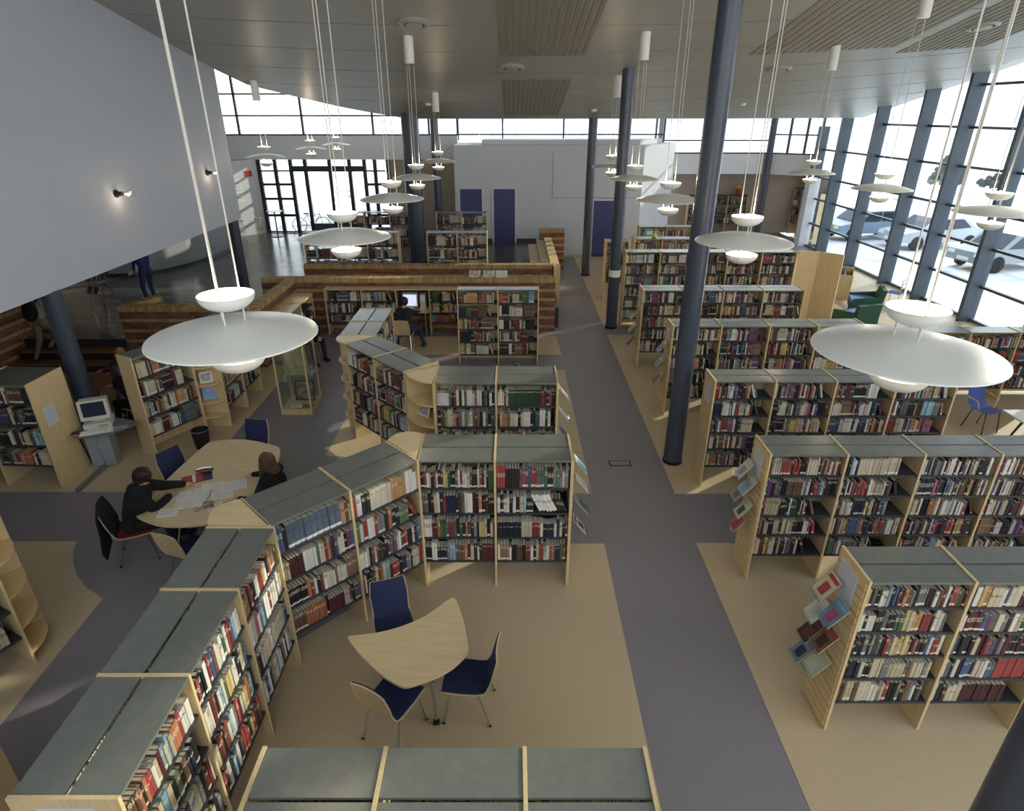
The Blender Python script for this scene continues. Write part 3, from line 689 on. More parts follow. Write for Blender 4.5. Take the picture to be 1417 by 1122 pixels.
for lab, y, z in (('black spotlight on the white upper wall, nearer one', 12.16, 4.12), ('black spotlight on the white upper wall, farther one', 16.0, 4.17)):
    o = thing('wall_spotlight', lab, 'lamp', frame(-7.4, y, z))
    MB().tube([(0, 0, 0), (.03, 0, 0)], .07, 14).build('rosette', BLACK, o); MB().tube([(.03, 0, 0), (.13, 0, 0)], .04, 12).build('socket', BLACK, o)
    MB().tube([(.13, 0, 0), (.36, 0, 0)], .042, 14, cap=False).build('glass_tube', ACRYL, o); MB().ball((.22, 0, -.01), (.06, .018, .018), 8).build('bulb', mat('warm_filament', 'ffdcae', emit=14), o)
    l = bpy.data.lights.new('spot_glow', 'POINT'); l.energy = 1.5; l.color = (1, .75, .5); l.shadow_soft_size = .03; lo = bpy.data.objects.new('spot_glow', l); C.objects.link(lo); lo.parent = o; lo.location = (.2, 0, -.06)

# ------------------------------------------------------------------ chairs and tables
def smooth_poly(p, it=2):
    for _ in range(it):
        q = []
        for i in range(len(p)):
            a, b = p[i], p[(i + 1) % len(p)]; q += [(a[0] * .75 + b[0] * .25, a[1] * .75 + b[1] * .25), (a[0] * .25 + b[0] * .75, a[1] * .25 + b[1] * .75)]
        p = q
    return p
def shell(prof, wid, t, M_=None, bow=.02):
    """bent sheet: prof = (y, z) points, wid = width at each, t = thickness; bowed across"""
    b = MB(); n = len(prof); m = 7; v = []
    for off in (0, t):
        for i, (y, z) in enumerate(prof):
            a, c = prof[max(i - 1, 0)], prof[min(i + 1, n - 1)]; dy, dz = c[0] - a[0], c[1] - a[1]; L = math.hypot(dy, dz); ny, nz = -dz / L, dy / L
            for k in range(m):
                s = 2 * k / (m - 1) - 1; e = off + bow * (s * s) * min(1, max(.15, (z - .44) / .12))
                v.append((s * wid[i] / 2, y + ny * e, z + nz * e))
    N = n * m
    for i in range(n - 1):
        for k in range(m - 1):
            q = (i * m + k, i * m + k + 1, (i + 1) * m + k + 1, (i + 1) * m + k); b_ = tuple(N + x for x in q[::-1]); b.f += [q, b_]
        for k in (0, m - 1):
            a, c = i * m + k, (i + 1) * m + k; q = (a, c, N + c, N + a); b.f.append(q if k == 0 else q[::-1])
    for i in (0, n - 1):
        for k in range(m - 1):
            a, c = i * m + k, i * m + k + 1; q = (a, c, N + c, N + a); b.f.append(q[::-1] if i == 0 else q)
    b.m = [0] * len(b.f); b.c = [None] * len(b.f); b.v = v; return b
def chair(label, x, y, deg, seat=NAVY, group='birch and navy reading chairs', back=None):
    """deg = the way the sitter faces"""
    o = thing('reading_chair', label, 'chair', frame(x, y, 0, deg - 90), group)
    ps = [(.22, .445), (.05, .435), (-.12, .43), (-.18, .44)]; pb = [(-.215, .50), (-.235, .58), (-.262, .70), (-.30, .86)]
    full = ps + [(-.199, .453), (-.209, .474)] + pb; wd = [.43, .44, .43, .42, .41, .41, .40, .41, .42, .38]
    shell(full, wd, .012).build('plywood_shell', WOOD, o, smooth=True, ang=50)
    shell([(y_ - .0, z_ + .012) for y_, z_ in ps] + [(-.188, .475)], [.41, .42, .41, .40, .39], .018).build('seat_pad', seat, o, smooth=True, ang=50)
    shell([(-.186, .468)] + [(y_ + .014, z_ + .002) for y_, z_ in pb], [.39, .38, .39, .40, .36], .016).build('back_pad', back or seat, o, smooth=True, ang=50)
    for sx in (-1, 1):
        lg_ = MB().tube([(sx * .17, .14, .425), (sx * .21, .21, .01)], .011, 8).build('leg', CHROME, o, smooth=True); MB().tube([(sx * .21, .21, 0), (sx * .21, .21, .02)], .014, 8).build('foot_glide', RUBBER, lg_)
        lg_ = MB().tube([(sx * .17, -.12, .425), (sx * .21, -.25, .01)], .011, 8).build('leg', CHROME, o, smooth=True); MB().tube([(sx * .21, -.25, 0), (sx * .21, -.25, .02)], .014, 8).build('foot_glide', RUBBER, lg_)
    MB().tube([(-.17, .14, .425), (.17, .14, .425), (.17, -.12, .425), (-.17, -.12, .425), (-.17, .14, .425)], .009, 6).build('seat_frame', CHROME, o)
    return o
chair('navy chair behind the small table, its back to the angled bookcase', -1.27, 5.06, -70)
chair('navy chair with birch back at the front left of the small table', -1.14, 4.18, 62)
chair('navy chair at the right side of the small table', -.45, 4.42, 176)
chair('empty navy chair at the left side of the study table', -5.0, 8.1, -30)
chair('navy chair at the far end of the study table', -4.32, 8.98, -95)
chair('birch-backed chair tucked in at the near end of the study table', -4.12, 6.42, 70)
chair('chair with red seat pad under the man in black', -5.08, 6.86, 24, REDF, back=NAVY)
chair('blue-backed chair under the woman in black', -3.32, 7.35, 165)
chair('birch-backed chair under the man at the wall computer', -2.72, 15.0, 85, group=None)
chair('navy chair under the person in blue sitting by the diagonal bookcase', -5.0, 14.35, -40, group=None)
chair('small navy chair peeping over the second straight bookcase', -.15, 11.6, 200)
def table(label, name, poly, legs, h=.735, top=WOODH, t=.026, wheels=False, legm=CHROME):
    cx = sum(p[0] for p in poly) / len(poly); cy = sum(p[1] for p in poly) / len(poly)
    o = thing(name, label, 'table', frame(cx, cy)); P = [(a - cx, b - cy) for a, b in poly]
    b = MB().prism(P, h - t, h); b.build('tabletop', top, o)
    MB().prism([(a * .985, c * .985) for a, c in P], h - t - .012, h - t - .0005).build('edge_band', FRAMED, o)
    for i, (a, c) in enumerate(legs):
        a -= cx; c -= cy; q = MB().tube([(a * .72, c * .72, h - t - .01), (a, c, .07 if wheels else 0)], [.022, .016], 10)
        lg_ = q.build('leg', legm, o, smooth=True)
        if wheels:
            w_ = MB()
            for s in (-1, 1): w_.tube([(a + s * .012, c, .03), (a + s * .03, c, .03)], .03, 12)
            w_.tube([(a, c, .03), (a, c, .075)], .012, 8).build('caster', RUBBER, lg_)
    MB().box((-.25, -.03, h - t - .05), (.25, .03, h - t - .012)).build('underframe', STEEL, o); return o
A_, B_ = (-1.68, 4.64), (-.64, 5.20)
jk = shell([(-.19, .56), (-.235, .74), (-.285, .885), (-.325, .90), (-.355, .78), (-.36, .55), (-.375, .30), (-.36, .16)], [.44, .46, .44, .44, .50, .54, .52, .42], -.022, bow=.03).build('draped_jacket', cloth('black_nylon', '131317'), smooth=True, ang=60)
jk.matrix_world = frame(-5.08, 6.86, 0, 24 - 90); tag(jk, 'black jacket hung over the chair of the person in glasses', 'jacket')
table('small three-cornered birch table with a curved edge', 'corner_table', smooth_poly([A_, (-1.60, 4.66), (-1.36, 4.69), (-1.10, 4.79), (-.87, 4.95), (-.69, 5.17), B_, (-.59, 5.15), (-.50, 4.86), (-.42, 4.50), (-.44, 4.40), (-.62, 4.19), (-.93, 4.04), (-1.03, 4.04), (-1.28, 4.21)], 2),
      [(-1.35, 4.58), (-.72, 4.88), (-.75, 4.22)], wheels=True)
table('long boat-shaped birch study table covered with papers', 'study_table', smooth_poly([(-4.86, 8.68), (-4.78, 8.76), (-4.3, 8.82), (-3.75, 8.60), (-3.62, 8.5), (-3.52, 8.1), (-3.5, 7.5), (-3.56, 7.05), (-3.66, 6.85), (-3.86, 6.56), (-3.98, 6.5), (-4.42, 6.46), (-4.8, 6.62), (-4.95, 6.74), (-4.96, 6.85), (-4.95, 7.8)], 2),
      [(-4.6, 8.45), (-3.8, 8.3), (-4.6, 6.85), (-3.95, 6.85)])

# things lying on the study table
ZT = .7355
def sheet(label, x, y, deg, w_, d_, m=TEXTP, t=.004, cat='paper', name='loose_paper'):
    o = MB().box((-w_ / 2, -d_ / 2, 0), (w_ / 2, d_ / 2, t)).plate([(-w_ / 2, -d_ / 2, t + .0004), (w_ / 2, -d_ / 2, t + .0004), (w_ / 2, d_ / 2, t + .0004), (-w_ / 2, d_ / 2, t + .0004)], 1).build(name, [PAGE, m])
    o.matrix_world = frame(x, y, ZT, deg); return tag(o, label, cat)
def open_book(label, x, y, deg, z=ZT, w_=.19, d_=.25):
    o = thing('open_book', label, 'book', frame(x, y, z, deg))
    for s in (-1, 1):
        pts = [(0, .006), (s * .03, .024), (s * .09, .027), (s * w_, .010)]; v = []
        for yy in (-d_ / 2, d_ / 2):
            v += [(p[0], yy, p[1]) for p in pts] + [(p[0], yy, .002) for p in pts]
        f = [(i, i + 1, 9 + i, 8 + i) for i in range(3)] + [(4 + i, 12 + i, 13 + i, 5 + i) for i in range(3)] + [(i, 4 + i, 5 + i, i + 1) for i in range(3)] + [(8 + i, 9 + i, 13 + i, 12 + i) for i in range(3)] + [(3, 7, 15, 11)]
        m_ = MB().add(v, f)
        for i in range(3): m_.uv[i] = [(.1 + .27 * i, 0), (.37 + .27 * i, 0), (.37 + .27 * i, 1), (.1 + .27 * i, 1)]
        m_.build('page_block', TEXTP, o)
    bx('cover', (-w_ - .006, -d_ / 2 - .006, 0), (w_ + .006, d_ / 2 + .006, .002), COVERB, o); return o
COVERB = mat('book_cloth_dark', '4a3a38', .6)
sheet('large sheet of notes between the two students', -4.2, 7.40, 20, .30, .22); sheet('printed sheet lying under the hands of the man in black', -4.57, 7.17, 12, .30, .21)
sheet('sheet of paper at the near right edge of the study table', -3.92, 6.86, 40, .21, .30)
sheet('spiral notebook open in front of the woman in black', -3.92, 7.42, 24, .34, .24, t=.012, cat='notebook', name='notebook'); sheet('thin printed booklet beside the notebook on the study table', -3.99, 7.20, 22, .28, .2, t=.009, cat='booklet', name='booklet')
open_book('thick open book lying in the middle of the study table', -4.33, 6.98, 15); open_book('open printed book above the thick open book', -4.30, 7.21, 8, w_=.13, d_=.22)
sheet('white pamphlet at the near left end of the study table', -4.52, 6.77, 14, .24, .18, t=.012, cat='booklet', name='booklet')
o = MB().box((-.12, -.09, 0), (.12, .09, .014)).build('picture_book', mat('cover_brown', '6b4a45', .4, col2='c9c0b0', scale=14)); o.matrix_world = frame(-4.12, 6.92, ZT, 30); tag(o, 'brown-covered book with pale border beside the thick open book', 'book')
o = thing('folder', 'red and navy folder with a white stripe on the study table', 'folder', frame(-4.53, 7.62, ZT, 28))
bx('navy_cover', (-.20, -.12, 0), (.20, .12, .008), mat('folder_navy', '232a58', .4), o); bx('red_flap', (-.20, -.12, .008), (.08, .10, .013), mat('folder_red', 'b02440', .4), o); bx('stripe', (-.06, -.12, .013), (-.02, .10, .0145), PAGE, o)
o = thing('pencil_pouch', 'soft brown pencil pouch behind the folder', 'pouch', frame(-4.50, 7.80, ZT, 20))
MB().ball((0, 0, .03), (.13, .055, .03), 14).build('body', mat('pouch_leather', '6d4a30', .6, vary=.2, scale=20), o, smooth=True); MB().tube([(-.1, 0, .058), (0, .01, .063), (.1, 0, .058)], .006, 6).build('zip', CHROME, o)
o = thing('mobile_phone', 'small dark phone at the right edge of the study table', 'phone', frame(-3.83, 6.99, ZT, 30)); bx('body', (-.055, -.022, 0), (.055, .022, .018), BLACK, o); bx('keypad', (-.045, -.015, .018), (0, .015, .0195), STEEL, o)

# ------------------------------------------------------------------ computer desk on the left
o = thing('computer_desk', 'grey computer desk with a pointed right end at the desk-side bookcase', 'desk', frame(0, 0))
MB().prism(smooth_poly([(-7.2, 8.95), (-7.0, 8.86), (-6.62, 9.02), (-6.36, 9.36), (-6.40, 9.46), (-6.9, 9.62), (-7.2, 9.44)], 1), .70, .735).build('desktop', DESKG, o)
pd = bx('pedestal', (-.19, -.13, .03), (.17, .16, .70), GREYM, o, frame(-6.98, 9.28, 0, 18))
for s in (-1, 1): bx('door', (-.01 + s * .09 - .083, -.142, .05), (-.01 + s * .09 + .083, -.131, .68), GREYM, pd)
MB().ball((-.01, -.15, .42), .014, 8).build('knob', CHROME, pd)
MB().box((-.035, -.9, 0), (.035, 0, .06)).build('foot', STEEL, o, frame(-6.96, 9.28, 0, 1)); MB().tube([(-7.2, 9.2, .06), (-7.22, 9.1, .70)], .014, 8).build('leg', BLACK, o)
o = thing('computer_monitor', 'beige tube monitor standing on the grey computer desk', 'monitor', frame(-6.98, 9.37, .835, 24) @ Matrix.Rotation(math.radians(-4), 4, 'X'))
fh = MB().box((-.215, -.16, .03), (.215, -.12, .37)).box((-.20, -.12, .04), (.20, .05, .36)).build('front_housing', PCB, o)
b = MB(); v = [(-.19, .05, .05), (.19, .05, .05), (.19, .05, .35), (-.19, .05, .35), (-.12, .22, .08), (.12, .22, .08), (.12, .22, .30), (-.12, .22, .30)]
b.add(v, [(0, 1, 5, 4), (1, 2, 6, 5), (2, 3, 7, 6), (3, 0, 4, 7), (4, 5, 6, 7)]).build('rear_housing', PCB, o)
bx('screen', (-.165, -.164, .09), (.165, -.159, .335), SCREEN, fh); MB().lathe([(.13, 0), (.12, .02), (.09, .035)], 20).build('swivel_foot', PCB, o, frame(0, -.02, -.005))
o = thing('desktop_computer', 'flat beige computer under the tube monitor', 'computer', frame(-6.96, 9.34, .736, 24)); bx('case', (-.2, -.2, 0), (.2, .2, .095), PCB, o); bx('drive_slot', (.02, -.203, .055), (.16, -.199, .065), BLACK, o); bx('drive_slot', (.02, -.203, .03), (.16, -.199, .036), BLACK, o)
o = thing('keyboard', 'beige keyboard at the front edge of the grey desk', 'keyboard', frame(-6.83, 9.04, .736, 25)); bx('body', (-.24, -.08, 0), (.24, .08, .022), PCB, o)
for r_ in range(4): bx('key_row', (-.22, -.065 + r_ * .034, .022), (.12, -.04 + r_ * .034, .030), PAGE, o)
bx('key_block', (.14, -.065, .022), (.22, .065, .029), PAGE, o)
o = thing('mouse_mat', 'small printed mat with a mouse right of the keyboard', 'mat', frame(-6.53, 9.22, .736, 30)); bx('mat', (-.1, -.07, 0), (.1, .07, .004), mat('mat_print', 'b9b7aa', .6, col2='5a7aa8', scale=30), o)
o = thing('red_notebook', 'dark red notebook at the left end of the grey desk', 'notebook', frame(-7.1, 8.99, .736, 14)); bx('pages', (-.098, -.07, .003), (.098, .07, .012), PAGE, o); bx('cover', (-.1, -.072, .012), (.1, .072, .016), mat('cover_maroon', '5a2028', .5), o)
o = thing('waste_bin', 'dark wire waste bin beside the rounded corner shelf', 'bin', frame(-5.60, 9.86))
MB().lathe([(.115, 0), (.15, .36), (.142, .36), (.108, .01), (.002, .01)], 22).build('basket', BLACK, o, smooth=True); MB().lathe([(.15, .352), (.158, .36), (.15, .368), (.142, .36)], 22, close=True).build('rim', STEEL, o)

# ------------------------------------------------------------------ glass showcase
o = thing('glass_showcase', 'tall wooden-framed glass showcase in the left aisle', 'showcase', frame(-4.62, 11.18)); WX, DY, HZ = .62, .68, 1.72
bx('plinth', (0, 0, 0), (WX, DY, .12), WOOD, o); bx('top_board', (0, 0, HZ - .04), (WX, DY, HZ), WOOD, o)
for a in (0, WX - .03):
    for c in (0, DY - .03): sbox('post', (.03, .03, HZ - .16), WOODE, o, (a, c, .12))
for q in (((.03, .012, .13), (WX - .03, .018, HZ - .05)), ((.03, DY - .018, .13), (WX - .03, DY - .012, HZ - .05)), ((.012, .03, .13), (.018, DY - .03, HZ - .05)), ((WX - .018, .03, .13), (WX - .012, DY - .03, HZ - .05))): bx('pane', *q, CLEARG, o)
bx('glass_shelf', (.02, .02, .70), (WX - .02, DY - .02, .708), CLEARG, o); MB().tube([(WX + .005, .2, .95), (WX + .03, .2, .95), (WX + .03, .28, .95)], .008, 6).build('handle', CHROME, o)
cl = MB(); v = []; nx, nz = 15, 9
for side in (0, 1):
    for j in range(nz):
        for i in range(nx):
            s = i / (nx - 1); t = j / (nz - 1); v.append((-.26 + .52 * s * (1 - .08 * t) + .02 * t, .02 * math.sin(s * 17 + t * 3) - .12 * (t - .5) + side * .006, .62 * t))
f = []
for j in range(nz - 1):
    for i in range(nx - 1): q = (j * nx + i, j * nx + i + 1, (j + 1) * nx + i + 1, (j + 1) * nx + i); f += [q, tuple(nx * nz + k for k in q[::-1])]
o = cl.add(v, f).build('folded_garment', mat('old_linen', 'c4bd92', .9, vary=.3, scale=9), smooth=True); o.matrix_world = frame(-4.31, 11.50, .711, 0); tag(o, 'yellowed old garment hung in the upper part of the showcase', 'garment')
o = thing('framed_picture', 'dark framed picture leaning in the bottom of the showcase', 'picture', frame(-4.26, 11.62, .121) @ Matrix.Rotation(math.radians(-12), 4, 'X'))
for q in (((-.2, 0, 0), (.2, .02, .03)), ((-.2, 0, .39), (.2, .02, .42)), ((-.2, 0, .03), (-.17, .02, .39)), ((.17, 0, .03), (.2, .02, .39))): bx('frame_bar', *q, FRAMED, o)
bx('print', (-.17, .008, .03), (.17, .014, .39), mat('faded_print', 'b8a890', .7, col2='4a3038', scale=9), o)
open_book('open book lying flat in the bottom of the showcase', -4.36, 11.33, 12, .122, .11, .16)
o = bx('small_card', (-.1, -.07, 0), (.1, .07, .01), mat('card_tan', '9a7a4a', .7)); o.matrix_world = frame(-4.12, 11.33, .121, 5); tag(o, 'tan booklet lying right of the open book in the showcase', 'booklet')
# display items on the corner shelves
def frame_photo(label, x, y, z, deg, w_=.2, h_=.16, col='5d6670', tilt=-14):
    o = thing('photo_frame', label, 'photo frame', frame(x, y, z + .001, deg) @ Matrix.Rotation(math.radians(tilt), 4, 'X'))
    for q in (((-w_ / 2, 0, 0), (w_ / 2, .012, .022)), ((-w_ / 2, 0, h_ - .022), (w_ / 2, .012, h_)), ((-w_ / 2, 0, .022), (-w_ / 2 + .022, .012, h_ - .022)), ((w_ / 2 - .022, 0, .022), (w_ / 2, .012, h_ - .022))): bx('frame_bar', *q, PAGE, o)
    bx('photo', (-w_ / 2 + .02, .004, .02), (w_ / 2 - .02, .009, h_ - .02), mat('photo_' + col, col, .3, col2='c8c8c4', scale=16), o); return o
frame_photo('white-framed photograph on the open corner shelf behind the front bookcases', -1.42, 8.88, 1.116, -38, .24, .19)
frame_photo('framed black and white photo on the rounded corner shelf', -5.68, 10.62, .95, 25, .22, .2)
for lab, z, c1, c2 in (('facing book with a mountain cover, top of the rounded corner shelf', 1.30, '5f7f9a', 'c9c5b8'), ('blue facing book on the rounded corner shelf, lowest of three', .6, '3f6fa5', '6f94bd')):
    o = thing('facing_book', lab, 'book', frame(-5.68, 10.62, z + .001, 25) @ Matrix.Rotation(math.radians(-20), 4, 'X')); bx('cover', (-.12, 0, 0), (.12, .004, .26), mat('cover_' + c1, c1, .3, col2=c2, scale=8), o); bx('pages', (-.118, .004, .003), (.118, .022, .257), PAGE, o)

# ------------------------------------------------------------------ magazines on the slatted ends
def cover_mesh(base, band, block, w_, h_, r_):
    b = MB(); b.box((-.006, -w_ / 2, 0), (0, w_ / 2, h_), 0, lin('d8d4c6'))
    X = -.0065
    def R(y0, y1, z0, z1, c, e=0): b.add([(X - e, y1, z0), (X - e, y0, z0), (X - e, y0, z1), (X - e, y1, z1)], [(0, 1, 2, 3)], 0, lin(c))
    R(-w_ / 2 + .004, w_ / 2 - .004, .004, h_ - .004, base); R(-w_ / 2 + .012, w_ / 2 - .012, h_ * .78, h_ * .93, band, .0004); R(-w_ * .28, w_ * .22, h_ * .15, h_ * .62, block, .0004)
    return b.mesh('display_magazine', COVERM)
def magazine(label, X, y, z, cols, side=-1, w_=.19, h_=.26, tilt=38):
    M = frame(X, y, z, 0 if side < 0 else 180) @ Matrix.Translation((-.20, 0, 0)) @ Matrix.Rotation(math.radians(tilt), 4, 'Y')
    o = link('display_magazine', cover_mesh(*cols, w_, h_, rng)); o.matrix_world = M @ Matrix.Translation((0, 0, .014)); tag(o, label, 'magazine')
    h = thing('leaflet_holder', 'clear holder under the ' + ' '.join(label.split()[:9]), 'holder', M)
    bx('back_plate', (.001, -w_ / 2 - .008, 0), (.004, w_ / 2 + .008, h_ * .95), ACRYL, h); bx('front_lip', (-.018, -w_ / 2 - .008, 0), (-.015, w_ / 2 + .008, .04), ACRYL, h); bx('bottom_lip', (-.015, -w_ / 2 - .008, 0), (.001, w_ / 2 + .008, .003), ACRYL, h)
    MB().tube([(.004, 0, h_ * .8), (.004 + .012, 0, h_ * .8 + .03)], .006, 6).build('hook', ACRYL, h)
E6, E5 = 'slatted end of the nearest right bookcase', 'slatted end of the second right bookcase'
for nm, y, z, cc in (('red and white magazine, upper left on ', 4.50, 1.40, ('d8cfae', 'b8303c', 'b8303c')), ('blue magazine with a pink mark on ', 4.29, 1.27, ('6f93ad', '8fb0c2', 'b84a78')), ('pale leaflet in the middle of ', 4.54, 1.08, ('d9d8c6', 'e4e2d4', 'c4c6ba')),
                     ('orange brown picture magazine on ', 4.32, .93, ('8a5a32', '9a3a2c', '3a2a22')), ('dark red magazine, lower left on ', 4.56, .80, ('2c1c20', '5a2430', '6a2a34')), ('dark blue leaflet, lowest left on ', 4.60, .50, ('7d93a2', '6a829a', '22304e')), ('cream brochure, lowest right on ', 4.33, .60, ('c9cfae', 'b8c09c', 'd2d6ba'))):
    magazine(nm + E6, 3.04, y, z, cc)
for nm, y, z, cc in (('grey photo brochure, topmost on ', 6.68, 1.35, ('c9c4ac', 'bdb9a4', '6f8494')), ('pale blue brochure, second on ', 6.50, 1.22, ('9fb0bd', 'b7c4cc', '7f96ab')), ('brown leaflet, third on ', 6.70, 1.0, ('a8946c', 'c4b48c', '5a4030')),
                     ('cream brochure with a dark emblem on ', 6.50, .88, ('c9cfa9', 'bcc49c', '3a4436')), ('red and pink brochure, lowest on ', 6.56, .64, ('b8344c', 'd0708a', 'a02430'))):
    magazine(nm + E5, 3.016, y, z, cc)
E3, E2 = 'end of the bookcase beside the tall column', 'end of the fifth right bookcase'
for nm, y, z, cc in (('grey magazine, topmost on ', 11.38, 1.28, ('7f8a90', 'c9ccc8', '59656c')), ('green and white magazine, middle on ', 11.42, .95, ('b9bfae', '4f7a50', '6a8a6a')), ('brown magazine, lowest on ', 11.42, .62, ('8a6a4a', 'c4b08a', '5a4230'))): magazine(nm + E3, 3.02, y, z, cc)
for nm, y, z, cc in (('yellow and purple magazine, topmost on ', 14.0, 1.1, ('b8a04a', '6a4a6a', 'c4b06a')), ('white bordered magazine, middle on ', 14.02, .8, ('d4d2c2', 'b8b49c', '8a8a7a')), ('maroon magazine, lowest on ', 14.0, .48, ('5a3038', '7a4a48', '4a2830'))): magazine(nm + E2, 2.95, y, z, cc)
EC, ED = 'right end of the straight front bookcase', 'right end of the second straight bookcase'
for nm, y, z, cc in (('turquoise leaflet, topmost on ', 6.62, 1.45, ('8fc0cc', 'd8e4e4', '5a98a8')), ('white brochure, second on ', 6.40, 1.32, ('e0e0d8', 'c9ccc8', 'b4b8b8')), ('green brochure, third on ', 6.36, 1.05, ('6f8a74', 'a4b49c', '4a6450')), ('black and white brochure, lowest on ', 6.42, .70, ('d4d2c8', '2a2a2c', '4a4a4c'))): magazine(nm + EC, .735, y, z, cc, 1)
for nm, y, z, cc in (('white and red leaflet, topmost on ', 9.0, 1.35, ('e0dcd0', 'b8303c', 'd8d4c8')), ('white booklet, middle on ', 8.9, 1.02, ('e4e2da', 'c8c8c0', 'd8d6cc')), ('blue booklet, lowest on ', 8.86, .72, ('4a5f9a', '8a98b8', '6a7aa8'))): magazine(nm + ED, .715, y, z, cc, 1)

# ------------------------------------------------------------------ wall shelves, cabinets, reading corner at the brick walls
bookcase('ws1', 'low wooden wall shelf at the left of the long brick wall', frame(-4.98, 16.15), [.97, .92], .3, 1.27, [.94, .62, .36], double=False, top=WOODH)
bookcase('ws2', 'low wooden wall shelf right of the wall computer', frame(-2.2, 16.15), [.78], .3, 1.27, [.94, .62, .36], double=False, top=WOODH)
o = thing('computer_booth', 'wooden desk booth with a computer between the wall shelves', 'desk', frame(-3.09, 16.15)); bx('top_board', (0.015, 0, 1.235), (.875, .3, 1.265), WOODH, o); bx('desk_board', (.015, -.28, .69), (.875, .3, .72), WOODH, o); bx('back_panel', (.015, .28, .72), (.875, .3, 1.235), FRAMED, o)
for s in (.1, .76): bx('leg', (s, -.2, 0), (s + .03, .25, .69), STEEL, o)
o = thing('wall_computer_monitor', 'monitor with a lit pale screen in front of the seated man', 'monitor', frame(-2.72, 16.22, .721)); bx('housing', (-.2, -.06, .06), (.2, .1, .42), PCB, o); bx('screen', (-.17, -.064, .09), (.17, -.059, .39), SCREENL, o); bx('foot', (-.1, -.06, 0), (.1, .1, .06), PCB, o)
o = thing('computer_tower', 'pale computer tower right of the lit screen', 'computer', frame(-2.38, 16.2, .721)); bx('case', (-.07, -.1, 0), (.07, .12, .4), PCB, o); bx('front_panel', (-.06, -.104, .22), (.06, -.1, .38), PAGE, o)
for lab, x, c1 in (('leaflet with a dark figure standing on the long brick wall', -1.0, '7a5a6a'), ('green leaflet standing on the long brick wall', -.62, '5a7a4a'), ('white picture leaflet standing on the long brick wall', -.28, 'b8b8b0')):
    o = thing('standing_leaflet', lab, 'leaflet', frame(x, 16.56, 1.472) @ Matrix.Rotation(math.radians(-25), 4, 'X')); bx('sheet', (-.16, 0, 0), (.16, .006, .2), mat('leaf_' + c1, c1, .4, col2='d8d6ca', scale=11), o)
for lab, y in (('low birch cabinet against the short brick wall, nearer one', 14.15), ('low birch cabinet against the short brick wall, farther one', 15.2)):
    o = thing('low_cabinet', lab, 'cabinet', frame(-5.80, y)); bx('top_board', (0, 0, 1.12), (.5, 1.0, 1.15), WOODH, o); bx('back_panel', (0, .02, 0), (.02, .98, 1.12), WOOD, o)
    for a in (0, .975): bx('side_panel', (0, a, 0), (.48, a + .025, 1.12), WOOD, o)
    for z in (.12, .5, .85): bx('shelf', (.02, .025, z), (.47, .975, z + .025), SHELF, o)
table('small reading table below the steps where the person in red sits', 'reading_table', smooth_poly([(-8.5, 11.6), (-7.75, 11.6), (-7.6, 11.3), (-7.7, 10.85), (-8.4, 10.8), (-8.6, 11.2)], 2), [(-8.35, 11.4), (-7.85, 11.4), (-7.9, 11.0), (-8.35, 11.0)], top=TREAD)
o = thing('leaflet_rack', 'chrome leaflet rack on the slate floor under the upper floor', 'rack', frame(-11.0, 16.35, .6, -20))
for s in (-.25, .25):
    MB().tube([(s, -.22, 0), (s, -.1, 1.4)], .014, 8).build('upright_bar', CHROME, o); MB().tube([(s, .22, 0), (s, -.1, 1.4)], .014, 8).build('rear_leg', CHROME, o)
for k in range(3):
    z = .55 + .3 * k; sh = bx('tray', (-.24, -.30 + .04 * k, z), (.24, -.14 + .04 * k, z + .012), STEEL, o)
    for j in range(2): tag(link('rack_leaflet', cover_mesh(rng.choice(['d8d4c6', 'b8b09c', '9a4a3c']), 'e0ddd0', rng.choice(['5a6a7a', '8a7a5a']), .19, .24, rng), None), '%s leaflet in the %s tray of the chrome rack' % (('left', 'right')[j], ('lowest', 'middle', 'top')[k]), 'leaflet').matrix_world = o.matrix_world @ frame(-.11 + .22 * j, -.27 + .04 * k, z + .014, 90) @ Matrix.Rotation(math.radians(28), 4, 'Y')

# ------------------------------------------------------------------ reception counter, entrance furniture
o = thing('reception_counter', 'grey reception counter with rounded near end in the slate hall', 'counter', frame(0, 0))
out_ = [(-11.05, 25.0), (-11.1, 23.2), (-11.35, 21.9), (-11.75, 21.0), (-12.4, 20.4), (-13.2, 20.2)]; inn = [(-13.4, 20.9), (-12.7, 21.0), (-12.2, 21.5), (-11.85, 22.2), (-11.7, 23.3), (-11.65, 25.0)]
MB().prism(out_ + inn, .7, 1.62).build('front_panel', COUNT, o); MB().prism([(x + (.06 if i < 3 else 0), y - (.06 if 2 < i < 6 else 0)) for i, (x, y) in enumerate(out_ + inn)], 1.62, 1.68).build('counter_top', CREAMT, o); MB().prism([(x - .05, y) for x, y in out_] + inn, .6, .7).build('plinth', FRAMED, o)
for lab, x, y in (('dark monitor on the reception counter, nearer one', -11.45, 22.9), ('dark monitor on the reception counter, farther one', -11.35, 24.6)):
    o = thing('counter_monitor', lab, 'monitor', frame(x, y, 1.681, 60)); bx('housing', (-.2, -.05, .06), (.2, .2, .42), FRAMED, o); bx('foot', (-.1, -.02, 0), (.1, .15, .06), FRAMED, o)
